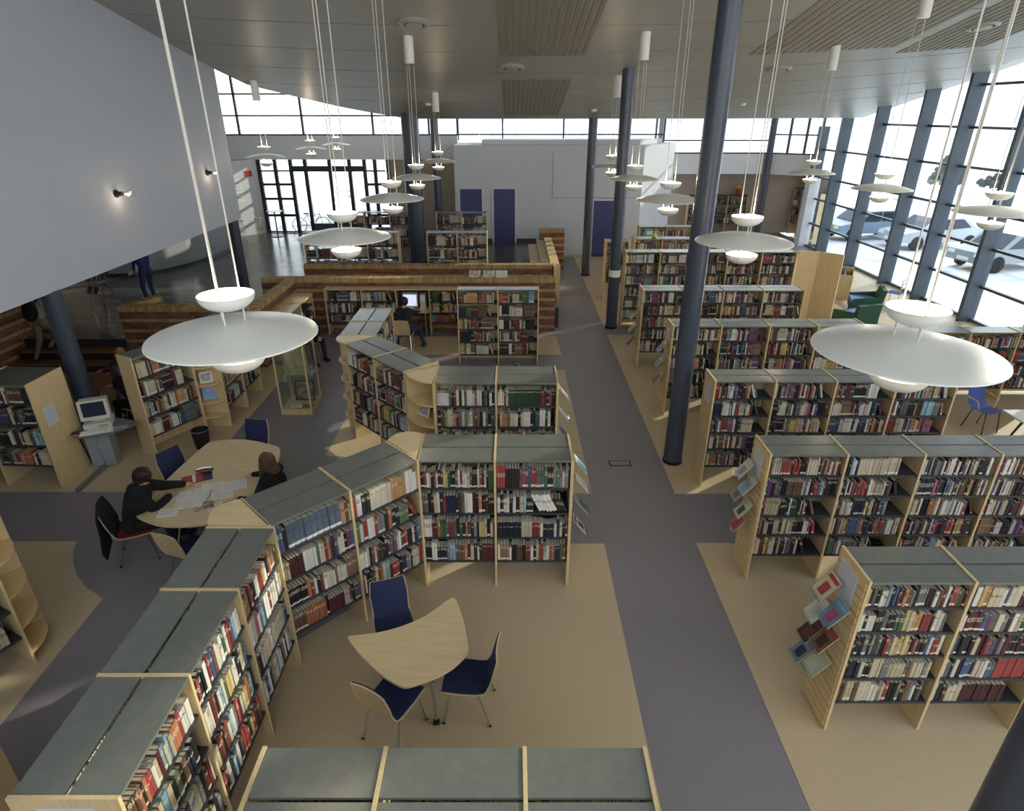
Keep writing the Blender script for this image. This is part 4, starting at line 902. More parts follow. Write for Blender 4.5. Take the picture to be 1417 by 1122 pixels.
for lab, y in (('bar stool by the white hall wall, nearest of three', 26.2), ('bar stool by the white hall wall, middle of three', 26.9), ('bar stool by the white hall wall, farthest of three', 27.6)):
    o = thing('bar_stool', lab, 'stool', frame(-12.0 + (y - 26.2) * .75, y, .6)); MB().lathe([(.002, .78), (.17, .78), (.17, .74), (.002, .74)], 18).build('seat', WOOD, o)
    for k in range(4): MB().tube([(.1 * math.cos(k * PI / 2), .1 * math.sin(k * PI / 2), .74), (.2 * math.cos(k * PI / 2), .2 * math.sin(k * PI / 2), 0)], .012, 6).build('leg', WOOD, o)
    MB().lathe([(.14, .3), (.16, .31), (.14, .32), (.12, .31)], 16, close=True).build('foot_ring', CHROME, o)
o = thing('bar_table', 'tall round bar table near the entrance glass', 'table', frame(-10.2, 27.6, .6)); MB().lathe([(.002, 1.08), (.32, 1.08), (.32, 1.05), (.002, 1.05)], 24).build('tabletop', LAMPW, o); MB().tube([(0, 0, .02), (0, 0, 1.05)], .03, 10).build('pole', FRAMED, o); MB().lathe([(.002, .03), (.26, .02), (.26, 0), (.002, 0)], 20).build('foot_plate', FRAMED, o)
for k, (y, z, w_, h_) in enumerate(((25.9, 2.6, .5, .7), (26.5, 2.3, .5, .8), (27.1, 2.6, .4, .5), (27.7, 2.0, .5, .9))):
    p = MB().plate([(.012, -w_ / 2, 0), (.012, w_ / 2, 0), (.012, w_ / 2, h_), (.012, -w_ / 2, h_)]).box((0, -w_ / 2, 0), (.011, w_ / 2, h_)); o = p.build('wall_poster', POST); o.matrix_world = frame(-13.4 + (y - 25.5) * .79, y, z, -38.3)
    tag(o, 'pale poster on the white hall wall, %s' % ('nearest the counter', 'second from the counter', 'third from the counter', 'nearest the entrance')[k], 'poster')
o = thing('exit_sign', 'small red sign on the white wall left of the entrance', 'sign', frame(-11.28, 28.2, 3.0, -38.3)); bx('plate', (0, -.16, 0), (.03, .16, .24), mat('sign_red', 'b03030', .5), o)
o = thing('emergency_exit_sign', 'small green emergency sign over the far doorway', 'sign', frame(7.25, 30.1, 2.70)); bx('bracket', (-.02, -.01, .2), (.02, .01, .252), STEEL, o); bx('plate', (-.2, -.02, 0), (.2, .02, .2), mat('sign_green', '1f7a48', .5, emit=.3), o); bx('arrow', (-.12, -.024, .08), (.1, -.02, .12), PAGE, o)

# ------------------------------------------------------------------ right side by the windows
o = thing('wooden_screen', 'tall pale wooden screen at the window end of the tallest bookcase', 'screen', frame(0, 0))
MB().prism([(7.66, 16.74), (7.66, 16.69), (8.17, 16.62), (8.17, 16.67)], 0, 2.15).build('left_board', WOODH, o); MB().prism([(8.175, 16.67), (8.175, 16.62), (8.60, 16.18), (8.64, 16.22)], 0, 2.15).build('right_board', WOOD, o)
def armchair(label, x, y, deg):
    o = thing('armchair', label, 'armchair', frame(x, y, 0, deg)); b = MB().box((-.36, -.36, .14), (.36, .34, .34)); b.build('base', GREENF, o)
    v = [(-.38, -.40, .14), (.38, -.40, .14), (.38, -.26, .14), (-.38, -.26, .14), (-.36, -.52, .80), (.36, -.52, .80), (.36, -.40, .80), (-.36, -.40, .80)]
    MB().add(v, [(3, 2, 1, 0), (4, 5, 6, 7), (0, 1, 5, 4), (1, 2, 6, 5), (2, 3, 7, 6), (3, 0, 4, 7)]).build('backrest', GREENF, o)
    for s in (-1, 1):
        MB().prism([(-.40, .14), (.34, .14), (.34, .50), (-.40, .60)], -.04, .04, M=Matrix.Translation((s * .40, 0, 0)) @ Matrix(((0, 0, 1, 0), (1, 0, 0, 0), (0, 1, 0, 0), (0, 0, 0, 1)))).build('armrest', GREENF, o)
    bx('seat_cushion', (-.35, -.30, .342), (.35, .36, .46), BLUEC, o)
    for a in (-.3, .3):
        for c in (-.3, .3): MB().tube([(a, c, 0), (a, c, .14)], .02, 8).build('leg', FRAMED, o)
armchair('green armchair seen from behind, nearer of two by the windows', 9.55, 16.7, 14); armchair('green armchair with blue cushion, farther one against the windows', 10.55, 18.2, 70)
o = thing('book_bin', 'birch browser bin full of books by the window wall', 'bin', frame(10.9, 20.3, 0, 62)); bx('front_panel', (-.7, -.3, .42), (.7, -.28, .72), WOOD, o); bx('rear_panel', (-.7, .28, .42), (.7, .3, .85), WOOD, o); bx('bottom', (-.7, -.28, .42), (.7, .28, .44), WOOD, o)
for s in (-.7, .68): bx('side_panel', (s, -.3, 0), (s + .02, .3, .80), WOOD, o)
bx('lower_shelf', (-.68, -.28, .12), (.68, .28, .14), WOOD, o)
k = 0
for i in range(12):
    for j in range(2):
        c_ = rng.choice('rdkwcyubne'); M_ = o.matrix_world @ frame(-.62 + i * .108, -.14 + j * .27, .441, 0) @ Matrix.Rotation(math.radians(-16), 4, 'X')
        q = MB().box((-.048, -.012, 0), (.048, .012, .34), 0, lin(rng.choice(PAL[c_]))).build('bin_book', COVERM); q.matrix_world = M_
        tag(q, '%s book standing %s in the %s row of the browser bin' % (CN[c_], ORD(i + 1), ('front', 'rear')[j]), 'book', 'books in the browser bin')
o = thing('wire_chair', 'light frame chair between browser bin and window', 'chair', frame(11.9, 18.9, 0, 40))
bx('seat', (-.2, -.2, .43), (.2, .2, .45), BLUEC, o)
for a in (-.19, .19):
    for c in (-.19, .19): MB().tube([(a, c, 0), (a, c, .86 if c < 0 else .44)], .012, 6).build('leg', WOODE, o)
for z in (.6, .72, .84): bx('back_slat', (-.19, -.2, z), (.19, -.18, z + .03), WOODE, o)
o = thing('plastic_chair', 'blue plastic chair with black legs by the white table', 'chair', frame(8.95, 10.55, 0, 196))
shell([(.21, .45), (0, .44), (-.15, .44), (-.21, .50), (-.25, .64), (-.29, .84)], [.42, .42, .41, .40, .41, .40], .008, bow=.015).build('seat_shell', BLUEP, o, smooth=True, ang=60)
for sx_ in (-1, 1): MB().tube([(sx_ * .19, .2, 0), (sx_ * .17, .14, .43), (sx_ * .17, -.12, .43), (sx_ * .19, -.22, 0)], .011, 8).build('leg', BLACK, o); MB().tube([(sx_ * .17, .0, .43), (sx_ * .26, -.02, .62), (sx_ * .26, -.22, .64)], .01, 8).build('armrest', WOODE, o)
table('white-topped table beside the blue plastic chair', 'white_table', [(8.7, 9.9), (10.3, 9.9), (10.3, 9.0), (8.7, 9.0)], [(8.8, 9.8), (10.2, 9.8), (8.8, 9.1), (10.2, 9.1)], top=LAMPW, legm=BLACK)
o = thing('flat_book', 'grey book lying on top of the third right bookcase', 'book', frame(6.28, 8.78, 1.853, -30)); bx('cover', (-.13, -.09, 0), (.13, .09, .006), mat('cover_grey', '6a7274', .4), o); bx('pages', (-.125, -.085, .006), (.125, .085, .026), PAGE, o); bx('top_cover', (-.13, -.09, .026), (.13, .09, .031), bpy.data.materials['cover_grey'], o)
o = thing('flat_book', 'brown book lying flat on the second shelf of the angled bookcase', 'book', frame(-2.365, 4.965, 0, 44.4) @ frame(1.62, .16, 1.117, -20)); bx('pages', (-.10, -.075, 0), (.10, .075, .02), PAGE, o); bx('cover', (-.105, -.08, .02), (.105, .08, .025), mat('cover_tan', '9a6a3c', .5, vary=.3, scale=20), o)
o = thing('toy_clown', 'small toy clown in red, yellow and green on a far bookcase', 'toy', frame(4.57, 20.3, 1.853)); MB().lathe([(.002, 0), (.07, 0), (.05, .14), (.002, .16)], 12).build('body', mat('toy_yellow', 'c9b040', .6), o); MB().ball((0, 0, .2), .05, 10).build('head', SKIN, o); MB().lathe([(.055, .22), (.002, .34)], 12).build('hat', mat('toy_red', 'b83028', .6), o); MB().lathe([(.08, .02), (.09, .0), (.002, -.0)], 12).build('shoes', mat('toy_green', '2a7a48', .6), o)
o = thing('face_out_book', 'turquoise picture book facing out on the far bookcase', 'book', frame(4.85, 22.37, 1.51)); bx('cover', (-.16, .0, 0), (.16, .02, .28), mat('cover_turq', '58b0a8', .4), o); bx('label_patch', (-.1, -.003, .08), (.1, .0, .2), PAGE, o)
o = thing('stuffed_toy', 'red and yellow stuffed toy on top of the alcove bookcase', 'toy', frame(11.0, 31.7, 1.851)); MB().ball((0, 0, .15), (.14, .12, .15), 12).build('body', mat('plush_red', '9a3a30', .9), o); MB().ball((0, -.02, .38), .12, 12).build('head', mat('plush_yellow', 'c9a04a', .9), o)
# ------------------------------------------------------------------ people
def ik(a, b, l1, l2, hint):
    """middle joint of a two-bone limb from a to b"""
    d = b - a; L = min(d.length, (l1 + l2) * .995); u = d.normalized(); x = (l1 * l1 - l2 * l2 + L * L) / (2 * L); h = math.sqrt(max(l1 * l1 - x * x, 0))
    n = (hint - u * hint.dot(u)).normalized(); return a + u * x + n * h
def cone_mesh(b, p, q, r0, r1, n=14, rings=5):
    """closed round-ended tapered limb"""
    p, q = Vector(p), Vector(q); d = (q - p).normalized(); pts = []; rr = []
    for i in range(rings): t = PI / 2 * (1 - i / rings); pts.append(p - d * r0 * math.sin(t)); rr.append(max(r0 * math.cos(t), .0008))
    pts.append(p); rr.append(r0); pts.append(q); rr.append(r1)
    for i in range(1, rings + 1): t = PI / 2 * i / rings; pts.append(q + d * r1 * math.sin(t)); rr.append(max(r1 * math.cos(t), .0008))
    b.tube(pts, rr, n)
def person(label, P, yaw, lean, hands, feet, cols, hair=None, look=0, nod=0, glasses=False, size=1.0, voxel=.008, sway=0, hood=False, face=True, cap=None, backpack=None, fingers=True, headtilt=0, bulk=1.0):
    """P = pelvis, yaw = facing (deg), lean = forward lean of the trunk (deg); hands and feet in world space"""
    S = size; R = Matrix.Rotation(math.radians(yaw), 3, 'Z'); F = R @ Vector((1, 0, 0)); Lt = R @ Vector((0, 1, 0)); Z = Vector((0, 0, 1)); P = Vector(P)
    T = (Z * math.cos(math.radians(lean)) + F * math.sin(math.radians(lean))).normalized(); Nf = T.cross(Lt).normalized() * -1
    if Nf.dot(F) < 0: Nf = -Nf
    segs = []   # (a, b, ra, rb, region)
    def cap_(a, b, ra, rb, reg): g = bulk if reg == 'top' else 1 + (bulk - 1) * .4 if reg == 'low' else 1; segs.append((Vector(a), Vector(b), ra * S * g, rb * S * g, reg))
    waist, chest, neck = P + T * .16 * S, P + T * .34 * S, P + T * .52 * S
    for s in (-1, 1):
        cap_(P + Lt * s * .075 * S, P + Lt * s * .07 * S + T * .06 * S, .105, .10, 'low'); cap_(waist + Lt * s * .06 * S, chest + Lt * s * .085 * S, .10, .112, 'top')
        cap_(chest + Lt * s * .08 * S, neck + Lt * s * .10 * S - T * .04 * S, .105, .075, 'top')
    cap_(neck - T * .04 * S, neck + T * .0 * S + Lt * .0, .075, .062, 'top')
    Hd = Matrix.Rotation(math.radians(yaw + look), 3, 'Z') @ Matrix.Rotation(math.radians(nod), 3, 'Y') @ Matrix.Rotation(math.radians(headtilt), 3, 'X')
    hf, hl, hu = Hd @ Vector((1, 0, 0)), Hd @ Vector((0, 1, 0)), Hd @ Vector((0, 0, 1))
    hc = neck + (T * .5 + Z * .5) * .17 * S + hf * .025 * S
    cap_(neck, hc - hu * .05 * S - hf * .015 * S, .056, .055, 'skin')
    sh = {}
    for s, hand in zip((1, -1), hands):
        a = neck + Lt * s * .175 * S - T * .055 * S; hand = Vector(hand); w_ = hand; sh[s] = a
        e = ik(a, w_, .285 * S, .255 * S, Lt * s * .7 - Z * .8 - F * .35)
        fd = (w_ - e).normalized(); w_ = e + fd * .25 * S if (w_ - e).length > .26 * S else w_
        cap_(a, e, .062, .048, 'top'); cap_(e, w_ - fd * .02 * S, .046, .034, 'top'); cap_(w_ - fd * .03 * S, w_ + fd * .01 * S, .027, .026, 'skin')
        # hand: palm, four unequal fingers with a knuckle bend, thumb from the side of the palm
        hd_ = (fd - Z * max(0, fd.z + .1) * .5).normalized(); sd = hd_.cross(Z).normalized() * s; dn = sd.cross(hd_) * s
        if dn.z > 0: dn = -dn
        for k in (-1, 0, 1): cap_(w_ + sd * k * .018 * S, w_ + hd_ * .075 * S + sd * k * .024 * S, .016, .0135, 'skin')
        for k, fl in zip((-1.5, -.5, .5, 1.5), (.062, .078, .073, .068)):
            a0 = w_ + hd_ * .075 * S + sd * k * .0185 * S; a1 = a0 + (hd_ * .85 + dn * .45 + sd * k * .05).normalized() * fl * .55 * S; a2 = a1 + (hd_ * .45 + dn * .8).normalized() * fl * .45 * S
            if fingers: cap_(a0, a1, .0092, .0085, 'skin'); cap_(a1, a2, .0085, .0075, 'skin')
            else: cap_(a0, a1, .012, .0115, 'skin')
        t0 = w_ + hd_ * .02 * S + sd * .025 * S * (1 if True else s); t1 = t0 + (hd_ * .6 + sd * .8 + dn * .2).normalized() * .04 * S; cap_(t0, t1, .0125, .0105, 'skin'); cap_(t1, t1 + (hd_ * .9 + dn * .3).normalized() * .03 * S, .0105, .0085, 'skin')
    for s, ft in zip((1, -1), feet):
        h = P + Lt * s * .09 * S - T * .01; ft = Vector(ft[:3]) if len(ft) == 3 else Vector(ft); ank = ft + Z * .085 * S; k = ik(h, ank, .43 * S, .42 * S, F + Z * .35 + Lt * s * .12)
        cap_(h, k, .092, .062, 'low'); cap_(k, k + (ank - k) * .35, .062, .058, 'low'); cap_(k + (ank - k) * .35, ank, .058, .046, 'low')
        tod = Vector((F.x, F.y, 0)).normalized(); cap_(ft + Z * .045 * S - tod * .05 * S, ft + Z * .04 * S + tod * .14 * S, .045, .036, 'shoe'); cap_(ank, ft + Z * .05 * S, .04, .042, 'shoe')
    b = MB()
    for a, c, ra, rb, reg in segs: cone_mesh(b, a, c, ra, rb)
    # head: skull, face, jaw, nose, ears, brow
    HM = Matrix((hf, hl, hu)).transposed().to_4x4()
    def hp(x, y, z): return hc + (hf * x + hl * y + hu * z) * S
    head = [((0, 0, .02), (.092, .076, .098)), ((.028, 0, -.045), (.062, .056, .072)), ((.05, 0, -.09), (.032, .034, .026)), ((.066, .03, -.025), (.022, .024, .022)), ((.066, -.03, -.025), (.022, .024, .022))]
    for c, r_ in head: b.ball(hp(*c), tuple(x * S for x in r_), 18, M=HM)
    cone_mesh(b, hp(.084, 0, .012), hp(.106, 0, -.028), .009 * S, .014 * S)
    for s in (-1, 1): b.ball(hp(-.002, s * .077, -.012), tuple(x * S for x in (.02, .009, .032)), 10, M=HM)
    if hood: b.ball(neck - F * .075 * S + Z * .0, (.10 * S, .13 * S, .07 * S), 14, M=R.to_4x4())
    tmp = b.build('raw', SKIN); md = tmp.modifiers.new('r', 'REMESH'); md.mode = 'VOXEL'; md.voxel_size = voxel; md.use_smooth_shade = True
    sm = tmp.modifiers.new('s', 'SMOOTH'); sm.factor = .5; sm.iterations = 3 if voxel < .01 else 2
    dg = bpy.context.evaluated_depsgraph_get(); me = bpy.data.meshes.new_from_object(tmp.evaluated_get(dg)); bpy.data.objects.remove(tmp)
    me.name = 'person_body'; me.materials.clear()
    for m in (SKIN, cols['top'], cols['low'], cols['shoe']): me.materials.append(m)
    n = len(me.polygons); ce = np.zeros(n * 3, np.float32); me.polygons.foreach_get('center', ce); ce = ce.reshape(n, 3)
    best = np.full(n, 9.0); mi = np.zeros(n, np.int32); ids = {'skin': 0, 'top': 1, 'low': 2, 'shoe': 3}
    for a, c, ra, rb, reg in segs:
        a_, d_ = np.array(a), np.array(c - a); t = np.clip(((ce - a_) @ d_) / max(d_ @ d_, 1e-9), 0, 1); dist = np.linalg.norm(ce - a_ - t[:, None] * d_, axis=1) - (ra + (rb - ra) * t)
        w_ = dist < best; best[w_] = dist[w_]; mi[w_] = ids[reg]
    hd_d = np.linalg.norm((ce - np.array(hc + hu * -.01)) / (.1 * S), axis=1); mi[(hd_d < 1.25) & (ce @ np.array(hu) > np.array(hc - hu * .10 * S) @ np.array(hu))] = 0
    if hood: hh = np.linalg.norm((ce - np.array(neck - F * .075 * S)) / (.125 * S), axis=1); mi[(hh < 1.05) & (ce @ np.array(F) < float(hc.dot(F)) - .05)] = 1
    me.polygons.foreach_set('material_index', mi); me.update()
    o = thing('person', label, 'person', Matrix.Translation((P.x, P.y, 0))); inv = Matrix.Translation((-P.x, -P.y, 0))
    me.transform(inv); link('body', me, o)
    def part(nm, m_, mt, sm_=True): 
        q = m_.mesh(nm, mt, smooth=sm_, ang=60); q.transform(inv); return link(nm, q, o)
    if face:
        for s in (-1, 1):
            part('eye', MB().ball(hp(.082, s * .031, .012), .0125 * S, 10), mat('eye_white', 'd8d2c8', .2) if 'eye_white' not in bpy.data.materials else bpy.data.materials['eye_white'])
            part('pupil', MB().ball(hp(.092, s * .031, .012), .006 * S, 8), BLACK)
            part('eyebrow', MB().tube([hp(.089, s * .016, .034), hp(.088, s * .034, .038), hp(.076, s * .05, .032)], .0045 * S, 6), hair[0] if hair else BLACK)
        part('mouth', MB().ball(hp(.083, 0, -.062), (.008 * S, .022 * S, .006 * S), 10, M=HM), mat('lip', '9a5a50', .5) if 'lip' not in bpy.data.materials else bpy.data.materials['lip'])
    if hair:
        hm, L = hair; h = MB(); n_ = 28; rows = 16; v = []; lo = -1.0 if L < .1 else -1.0
        rr = random.Random(int(P.x * 100))
        for i in range(rows + 1):
            for k in range(n_):
                a = 2 * PI * k / n_; front = max(0, math.cos(a)); zmin = .055 * front ** .6 + (-.075 if L < .1 else -L) * (1 - front ** .5) if front > 0 else (-.075 if L < .1 else -L)
                t = i / rows; z = .125 - (.125 - zmin) * t; zz = max(min((z - .02) / .108, 1), -1); rad = math.sqrt(max(1 - zz * zz, 0)) if z > .02 else 1 + (.18 if L > .1 else -.12) * min(1, (.02 - z) / .15)
                w_ = 1 + .025 * math.sin(k * 5.1 + i * .6) + rr.uniform(-.008, .008); v.append(hp(-.008 + .104 * rad * math.cos(a) * w_, .090 * rad * math.sin(a) * w_, z))
        f = [(i * n_ + k, (i + 1) * n_ + k, (i + 1) * n_ + (k + 1) % n_, i * n_ + (k + 1) % n_) for i in range(rows) for k in range(n_)]
        h.add(v, f); ho = part('hair', h, hm)
        lk = MB()
        for q_ in range(90 if L > .1 else 46):      # separate locks lying over the cap of hair
            a = rr.uniform(.75, 2 * PI - .75) if L > .1 else rr.uniform(.5, 2 * PI - .5); pts = []; fl = rr.uniform(.85, 1.12)
            for t in range(7):
                t /= 6; z = .128 - (.128 + (L if L > .1 else .05) * fl) * t; zz = max(min((z - .02) / .108, 1), -1)
                rad = max(.12, math.sqrt(max(1 - zz * zz, 0))) if z > .02 else 1 + (.16 if L > .1 else -.1) * min(1, (.02 - z) / .15)
                aa = a + .12 * math.sin(3 * t + q_); P_ = hp(-.008 + .109 * rad * math.cos(aa), .095 * rad * math.sin(aa), z if z > .02 or L < .1 else .02)
                if L > .1 and z < .02: P_ = P_ - Z * (.02 - z) * S
                pts.append(P_)
            lk.tube(pts, [.006 * S, .011 * S, .012 * S, .012 * S, .011 * S, .009 * S, .004 * S], 5)
        part('hair_locks', lk, hm)
        so_ = ho.modifiers.new('thick', 'SOLIDIFY'); so_.thickness = .012; so_.offset = -1
    if cap:
        part('cap', MB().ball(hp(-.005, 0, .045), tuple(x * S for x in (.105, .092, .085)), 18, M=HM), cap)
        part('cap_peak', MB().prism([(.06, -.07), (.16, -.05), (.18, 0), (.16, .05), (.06, .07)], 0, .008, M=Matrix.Translation(hp(0, 0, .055)) @ HM), cap, False)
    if glasses:
        for s in (-1, 1):
            ring = [hp(.10, s * .031 + .024 * math.cos(t * PI / 6), .012 + .018 * math.sin(t * PI / 6)) for t in range(13)]; part('glasses_rim', MB().tube(ring, .0028 * S, 6), FRAMED)
            part('glasses_arm', MB().tube([hp(.098, s * .056, .014), hp(.0, s * .083, .012)], .0025 * S, 6), FRAMED)
        part('glasses_bridge', MB().tube([hp(.101, -.008, .016), hp(.101, .008, .016)], .0025 * S, 6), FRAMED)
    if backpack:
        c_ = neck - F * .17 * S - T * .20 * S; bm_ = Matrix((F, Lt, T)).transposed().to_4x4()
        part('backpack', MB().ball(c_, (.12, .18, .25), 18, M=bm_), backpack)
        part('backpack_pocket', MB().ball(c_ - F * .08 - T * .08, (.07, .13, .12), 14, M=bm_), backpack)
        for s in (-1, 1): part('shoulder_strap', MB().tube([neck + Lt * s * .12 - F * .11, neck + Lt * s * .12 + T * .035 - F * .0, neck + Lt * s * .13 + F * .10 - T * .08, chest + Lt * s * .16 - T * .08 + F * .02], .018, 8), backpack)
    return o
BLKC = cloth('black_cotton', '121215'); JEAN = cloth('blue_denim', '27365c'); NAVC = cloth('navy_cotton', '1f2742'); REDC = cloth('red_wool', 'a32424'); GREYC = cloth('grey_cotton', '5a5a5c')
KHAK = cloth('khaki_cotton', '7d7466'); SAGE = cloth('pale_sage_cotton', '9a9c8c'); SHOE = mat('dark_shoe', '1c1a1a', .5); BLUEJ = cloth('blue_nylon', '2a3a78'); DKC = cloth('charcoal_cotton', '26272c')
HBR = mat('dark_brown_hair', '2c2019', .5, vary=.4, scale=60); HMB = mat('mid_brown_hair', '5d4632', .45, vary=.4, scale=60); HBL = mat('blond_hair', 'b08a4e', .45, vary=.3, scale=60)
person('person in a black hooded sweater and glasses, leaning over the study table', (-5.10, 6.86, .54), 24, 24, [(-4.60, 7.40, .785), (-4.66, 7.10, .785)], [(-4.72, 7.28, 0), (-4.62, 6.95, 0)], dict(top=BLKC, low=BLKC, shoe=SHOE), (HBR, .06), look=14, nod=18, glasses=True, voxel=.0075, hood=True, bulk=1.48)
person('person with shoulder-length brown hair in a black sweater at the study table', (-3.27, 7.30, .54), 168, 5, [(-3.68, 7.02, .785), (-3.72, 7.62, .80)], [(-3.78, 7.15, 0), (-3.78, 7.62, 0)], dict(top=BLKC, low=DKC, shoe=SHOE), (HMB, .20), look=4, nod=10, voxel=.0075, size=.98, bulk=1.2)
person('person in dark jacket, cap and jeans seated at the wall computer', (-2.72, 15.02, .53), 80, 8, [(-2.86, 15.82, .78), (-2.36, 15.82, .78)], [(-2.98, 15.15, 0), (-2.28, 15.2, 0)], dict(top=DKC, low=JEAN, shoe=SHOE), (HBR, .06), nod=8, cap=DKC, voxel=.011, fingers=False)
person('person in navy clothes sitting beyond the showcase, hands on knees', (-5.0, 14.36, .53), -40, 24, [(-4.62, 14.18, .60), (-4.78, 13.92, .60)], [(-4.56, 14.22, 0), (-4.70, 13.86, 0)], dict(top=NAVC, low=NAVC, shoe=SHOE), (HBR, .06), nod=25, voxel=.011, fingers=False)
person('person in a red sweater with blond hair leaning on the reading table', (-7.85, 12.05, .53), -112, 26, [(-8.02, 11.50, .785), (-8.30, 11.62, .785)], [(-7.9, 11.66, 0), (-8.15, 11.7, 0)], dict(top=REDC, low=GREYC, shoe=SHOE), (HBL, .14), nod=22, look=10, voxel=.010, size=.9, fingers=False)
person('person in black seen from behind at the reading table', (-7.18, 10.75, .53), 170, 20, [(-7.62, 11.0, .785), (-7.64, 10.88, .785)], [(-7.5, 10.95, 0), (-7.5, 10.55, 0)], dict(top=BLKC, low=BLKC, shoe=SHOE), (HBR, .12), nod=20, voxel=.012, fingers=False)
person('person in khaki trousers with a dark backpack climbing the steps', (-11.05, 13.95, 1.05), 80, 4, [(-11.35, 14.05, 1.0), (-10.8, 14.05, 1.0)], [(-11.16, 13.62, .2), (-10.95, 13.9, .4)], dict(top=SAGE, low=KHAK, shoe=SHOE), (HBR, .06), voxel=.012, fingers=False, backpack=BLKC)
person('person in blue jacket and jeans standing on the slate floor holding papers', (-10.15, 17.1, 1.52), 150, 3, [(-10.5, 17.15, 1.52), (-10.28, 17.42, 1.5)], [(-10.2, 16.98, .6), (-10.12, 17.22, .6)], dict(top=BLUEJ, low=JEAN, shoe=SHOE), (HBR, .06), voxel=.012, fingers=False)
o = MB().box((-.1, -.002, -.07), (.1, .002, .07)).build('held_papers', PAGE); o.matrix_world = frame(-10.6, 17.22, 1.45, 60) @ Matrix.Rotation(.6, 4, 'X'); tag(o, 'white papers in the hand of the person in the blue jacket', 'paper')
for lab, x, y, dg in (('dark chair under the person in black at the reading table', -7.12, 10.73, 170), ('dark chair under the person in the red sweater', -7.82, 12.1, -112)): chair(lab, x, y, dg, group=None)

# ------------------------------------------------------------------ outside the windows
CB = [(-2.1, .35), (-2.05, .75), (-1.2, .88), (-.55, 1.38), (.75, 1.40), (1.45, .98), (2.05, .86), (2.1, .35)]
def car(label, x, y, deg, col):
    o = thing('car', label, 'car', frame(x, y, -.16, deg)); m = mat('paint_' + col, col, .25, coat=.4); R_ = Matrix(((1, 0, 0, 0), (0, 0, 1, 0), (0, 1, 0, 0), (0, 0, 0, 1)))
    MB().prism(CB, -.82, .82, M=R_).build('body', m, o, smooth=True, ang=25)
    for s in (-1, 1):
        MB().prism([(-1.0, .90), (-.52, 1.32), (.05, 1.34), (.05, .90)], s * .822, s * .828, M=R_).build('side_window', SCREEN, o); MB().prism([(.12, .90), (.12, 1.34), (.72, 1.34), (1.2, .98)], s * .822, s * .828, M=R_).build('side_window', SCREEN, o)
        for xx in (-1.3, 1.3): MB().tube([(xx, s * .70, .32), (xx, s * .84, .32)], .32, 18).build('wheel', RUBBER, o)
    MB().add([(-1.19, -.7, .90), (-1.19, .7, .90), (-.58, .62, 1.37), (-.58, -.62, 1.37)], [(0, 1, 2, 3)]).build('windscreen', SCREEN, o, Matrix.Translation((-.012, 0, .012))); bx('number_plate', (-2.13, -.25, .42), (-2.1, .25, .54), PAGE, o)
    for s in (-.6, .6): bx('headlamp', (-2.13, s - .14, .6), (-2.06, s + .14, .72), LAMPW, o)
car('blue-grey car parked outside the far window bay', 17.5, 31.5, 10, '7d95a8'); car('silver car parked outside the middle window bay', 19.3, 29.2, 8, 'b4bcc4'); car('dark grey car parked outside the near window bay', 19.8, 25.0, 12, '8d939a')
def bush(label, x, y, h, r_, seed):
    rr = random.Random(seed); o = thing('bush', label, 'bush', frame(x, y, -.16)); b = MB()
    for i in range(60):
        a, t = rr.uniform(0, 2 * PI), rr.random(); b.ball((math.cos(a) * r_ * t, math.sin(a) * r_ * t, h * (.25 + .65 * rr.random() * (1 - .6 * t))), rr.uniform(.12, .3) * h * .5, 6)
    b.build('foliage', BUSHM, o); MB().tube([(0, 0, 0), (0, 0, h * .5)], .05, 6).build('stem', FRAMED, o)
bush('dark bush on the snow outside the middle windows', 33, 50, 3.2, 1.0, 1); bush('low dark bush beside the taller bush outside', 37.2, 50.5, 1.7, 1.2, 2)
def bike(label, x, y, deg):
    o = thing('bicycle', label, 'bicycle', frame(x, y, .45, deg))
    for s in (-.52, .52): MB().lathe([(.31, -.012), (.335, 0), (.31, .012), (.30, 0)], 24, close=True).build('wheel', RUBBER, o, Matrix.Translation((s, 0, .335)) @ Matrix.Rotation(PI / 2, 4, 'X'))
    b = MB()
    for p in (((-.52, 0, .335), (-.15, 0, .75)), ((-.15, 0, .8), (0, 0, .30)), ((0, 0, .30), (.42, 0, .72)), ((-.15, 0, .72), (.42, 0, .78)), ((.40, 0, .9), (.52, 0, .335)), ((-.52, 0, .335), (0, 0, .30))): b.tube(p, .016, 6)
    b.build('frame', FRAMED, o); MB().tube([(.40, -.25, .95), (.42, 0, .9), (.40, .25, .95)], .014, 6).build('handlebar', CHROME, o); bx('saddle', (-.28, -.06, .80), (-.05, .06, .85), BLACK, o)
struct(bx('ground_entrance', (-30, 28.8, -.3), (-2, 60, .44), SNOWG)); bike('bicycle leaning outside the entrance glass', -9.3, 29.6, 12)
b = MB(); v = []; n = 40
for i in range(n + 1):
    x = -320 + 16 * i; h = 5 + 4 * math.sin(i * .5) + 3 * math.sin(i * 1.3 + 1); v += [(x, 380, -1), (x, 400, max(h, 2)), (x, 430, -1)]
b.add(v, [q for i in range(n) for q in ((3 * i, 3 * i + 3, 3 * i + 4, 3 * i + 1), (3 * i + 1, 3 * i + 4, 3 * i + 5, 3 * i + 2))]); struct(b.build('hills', HILL, smooth=True))

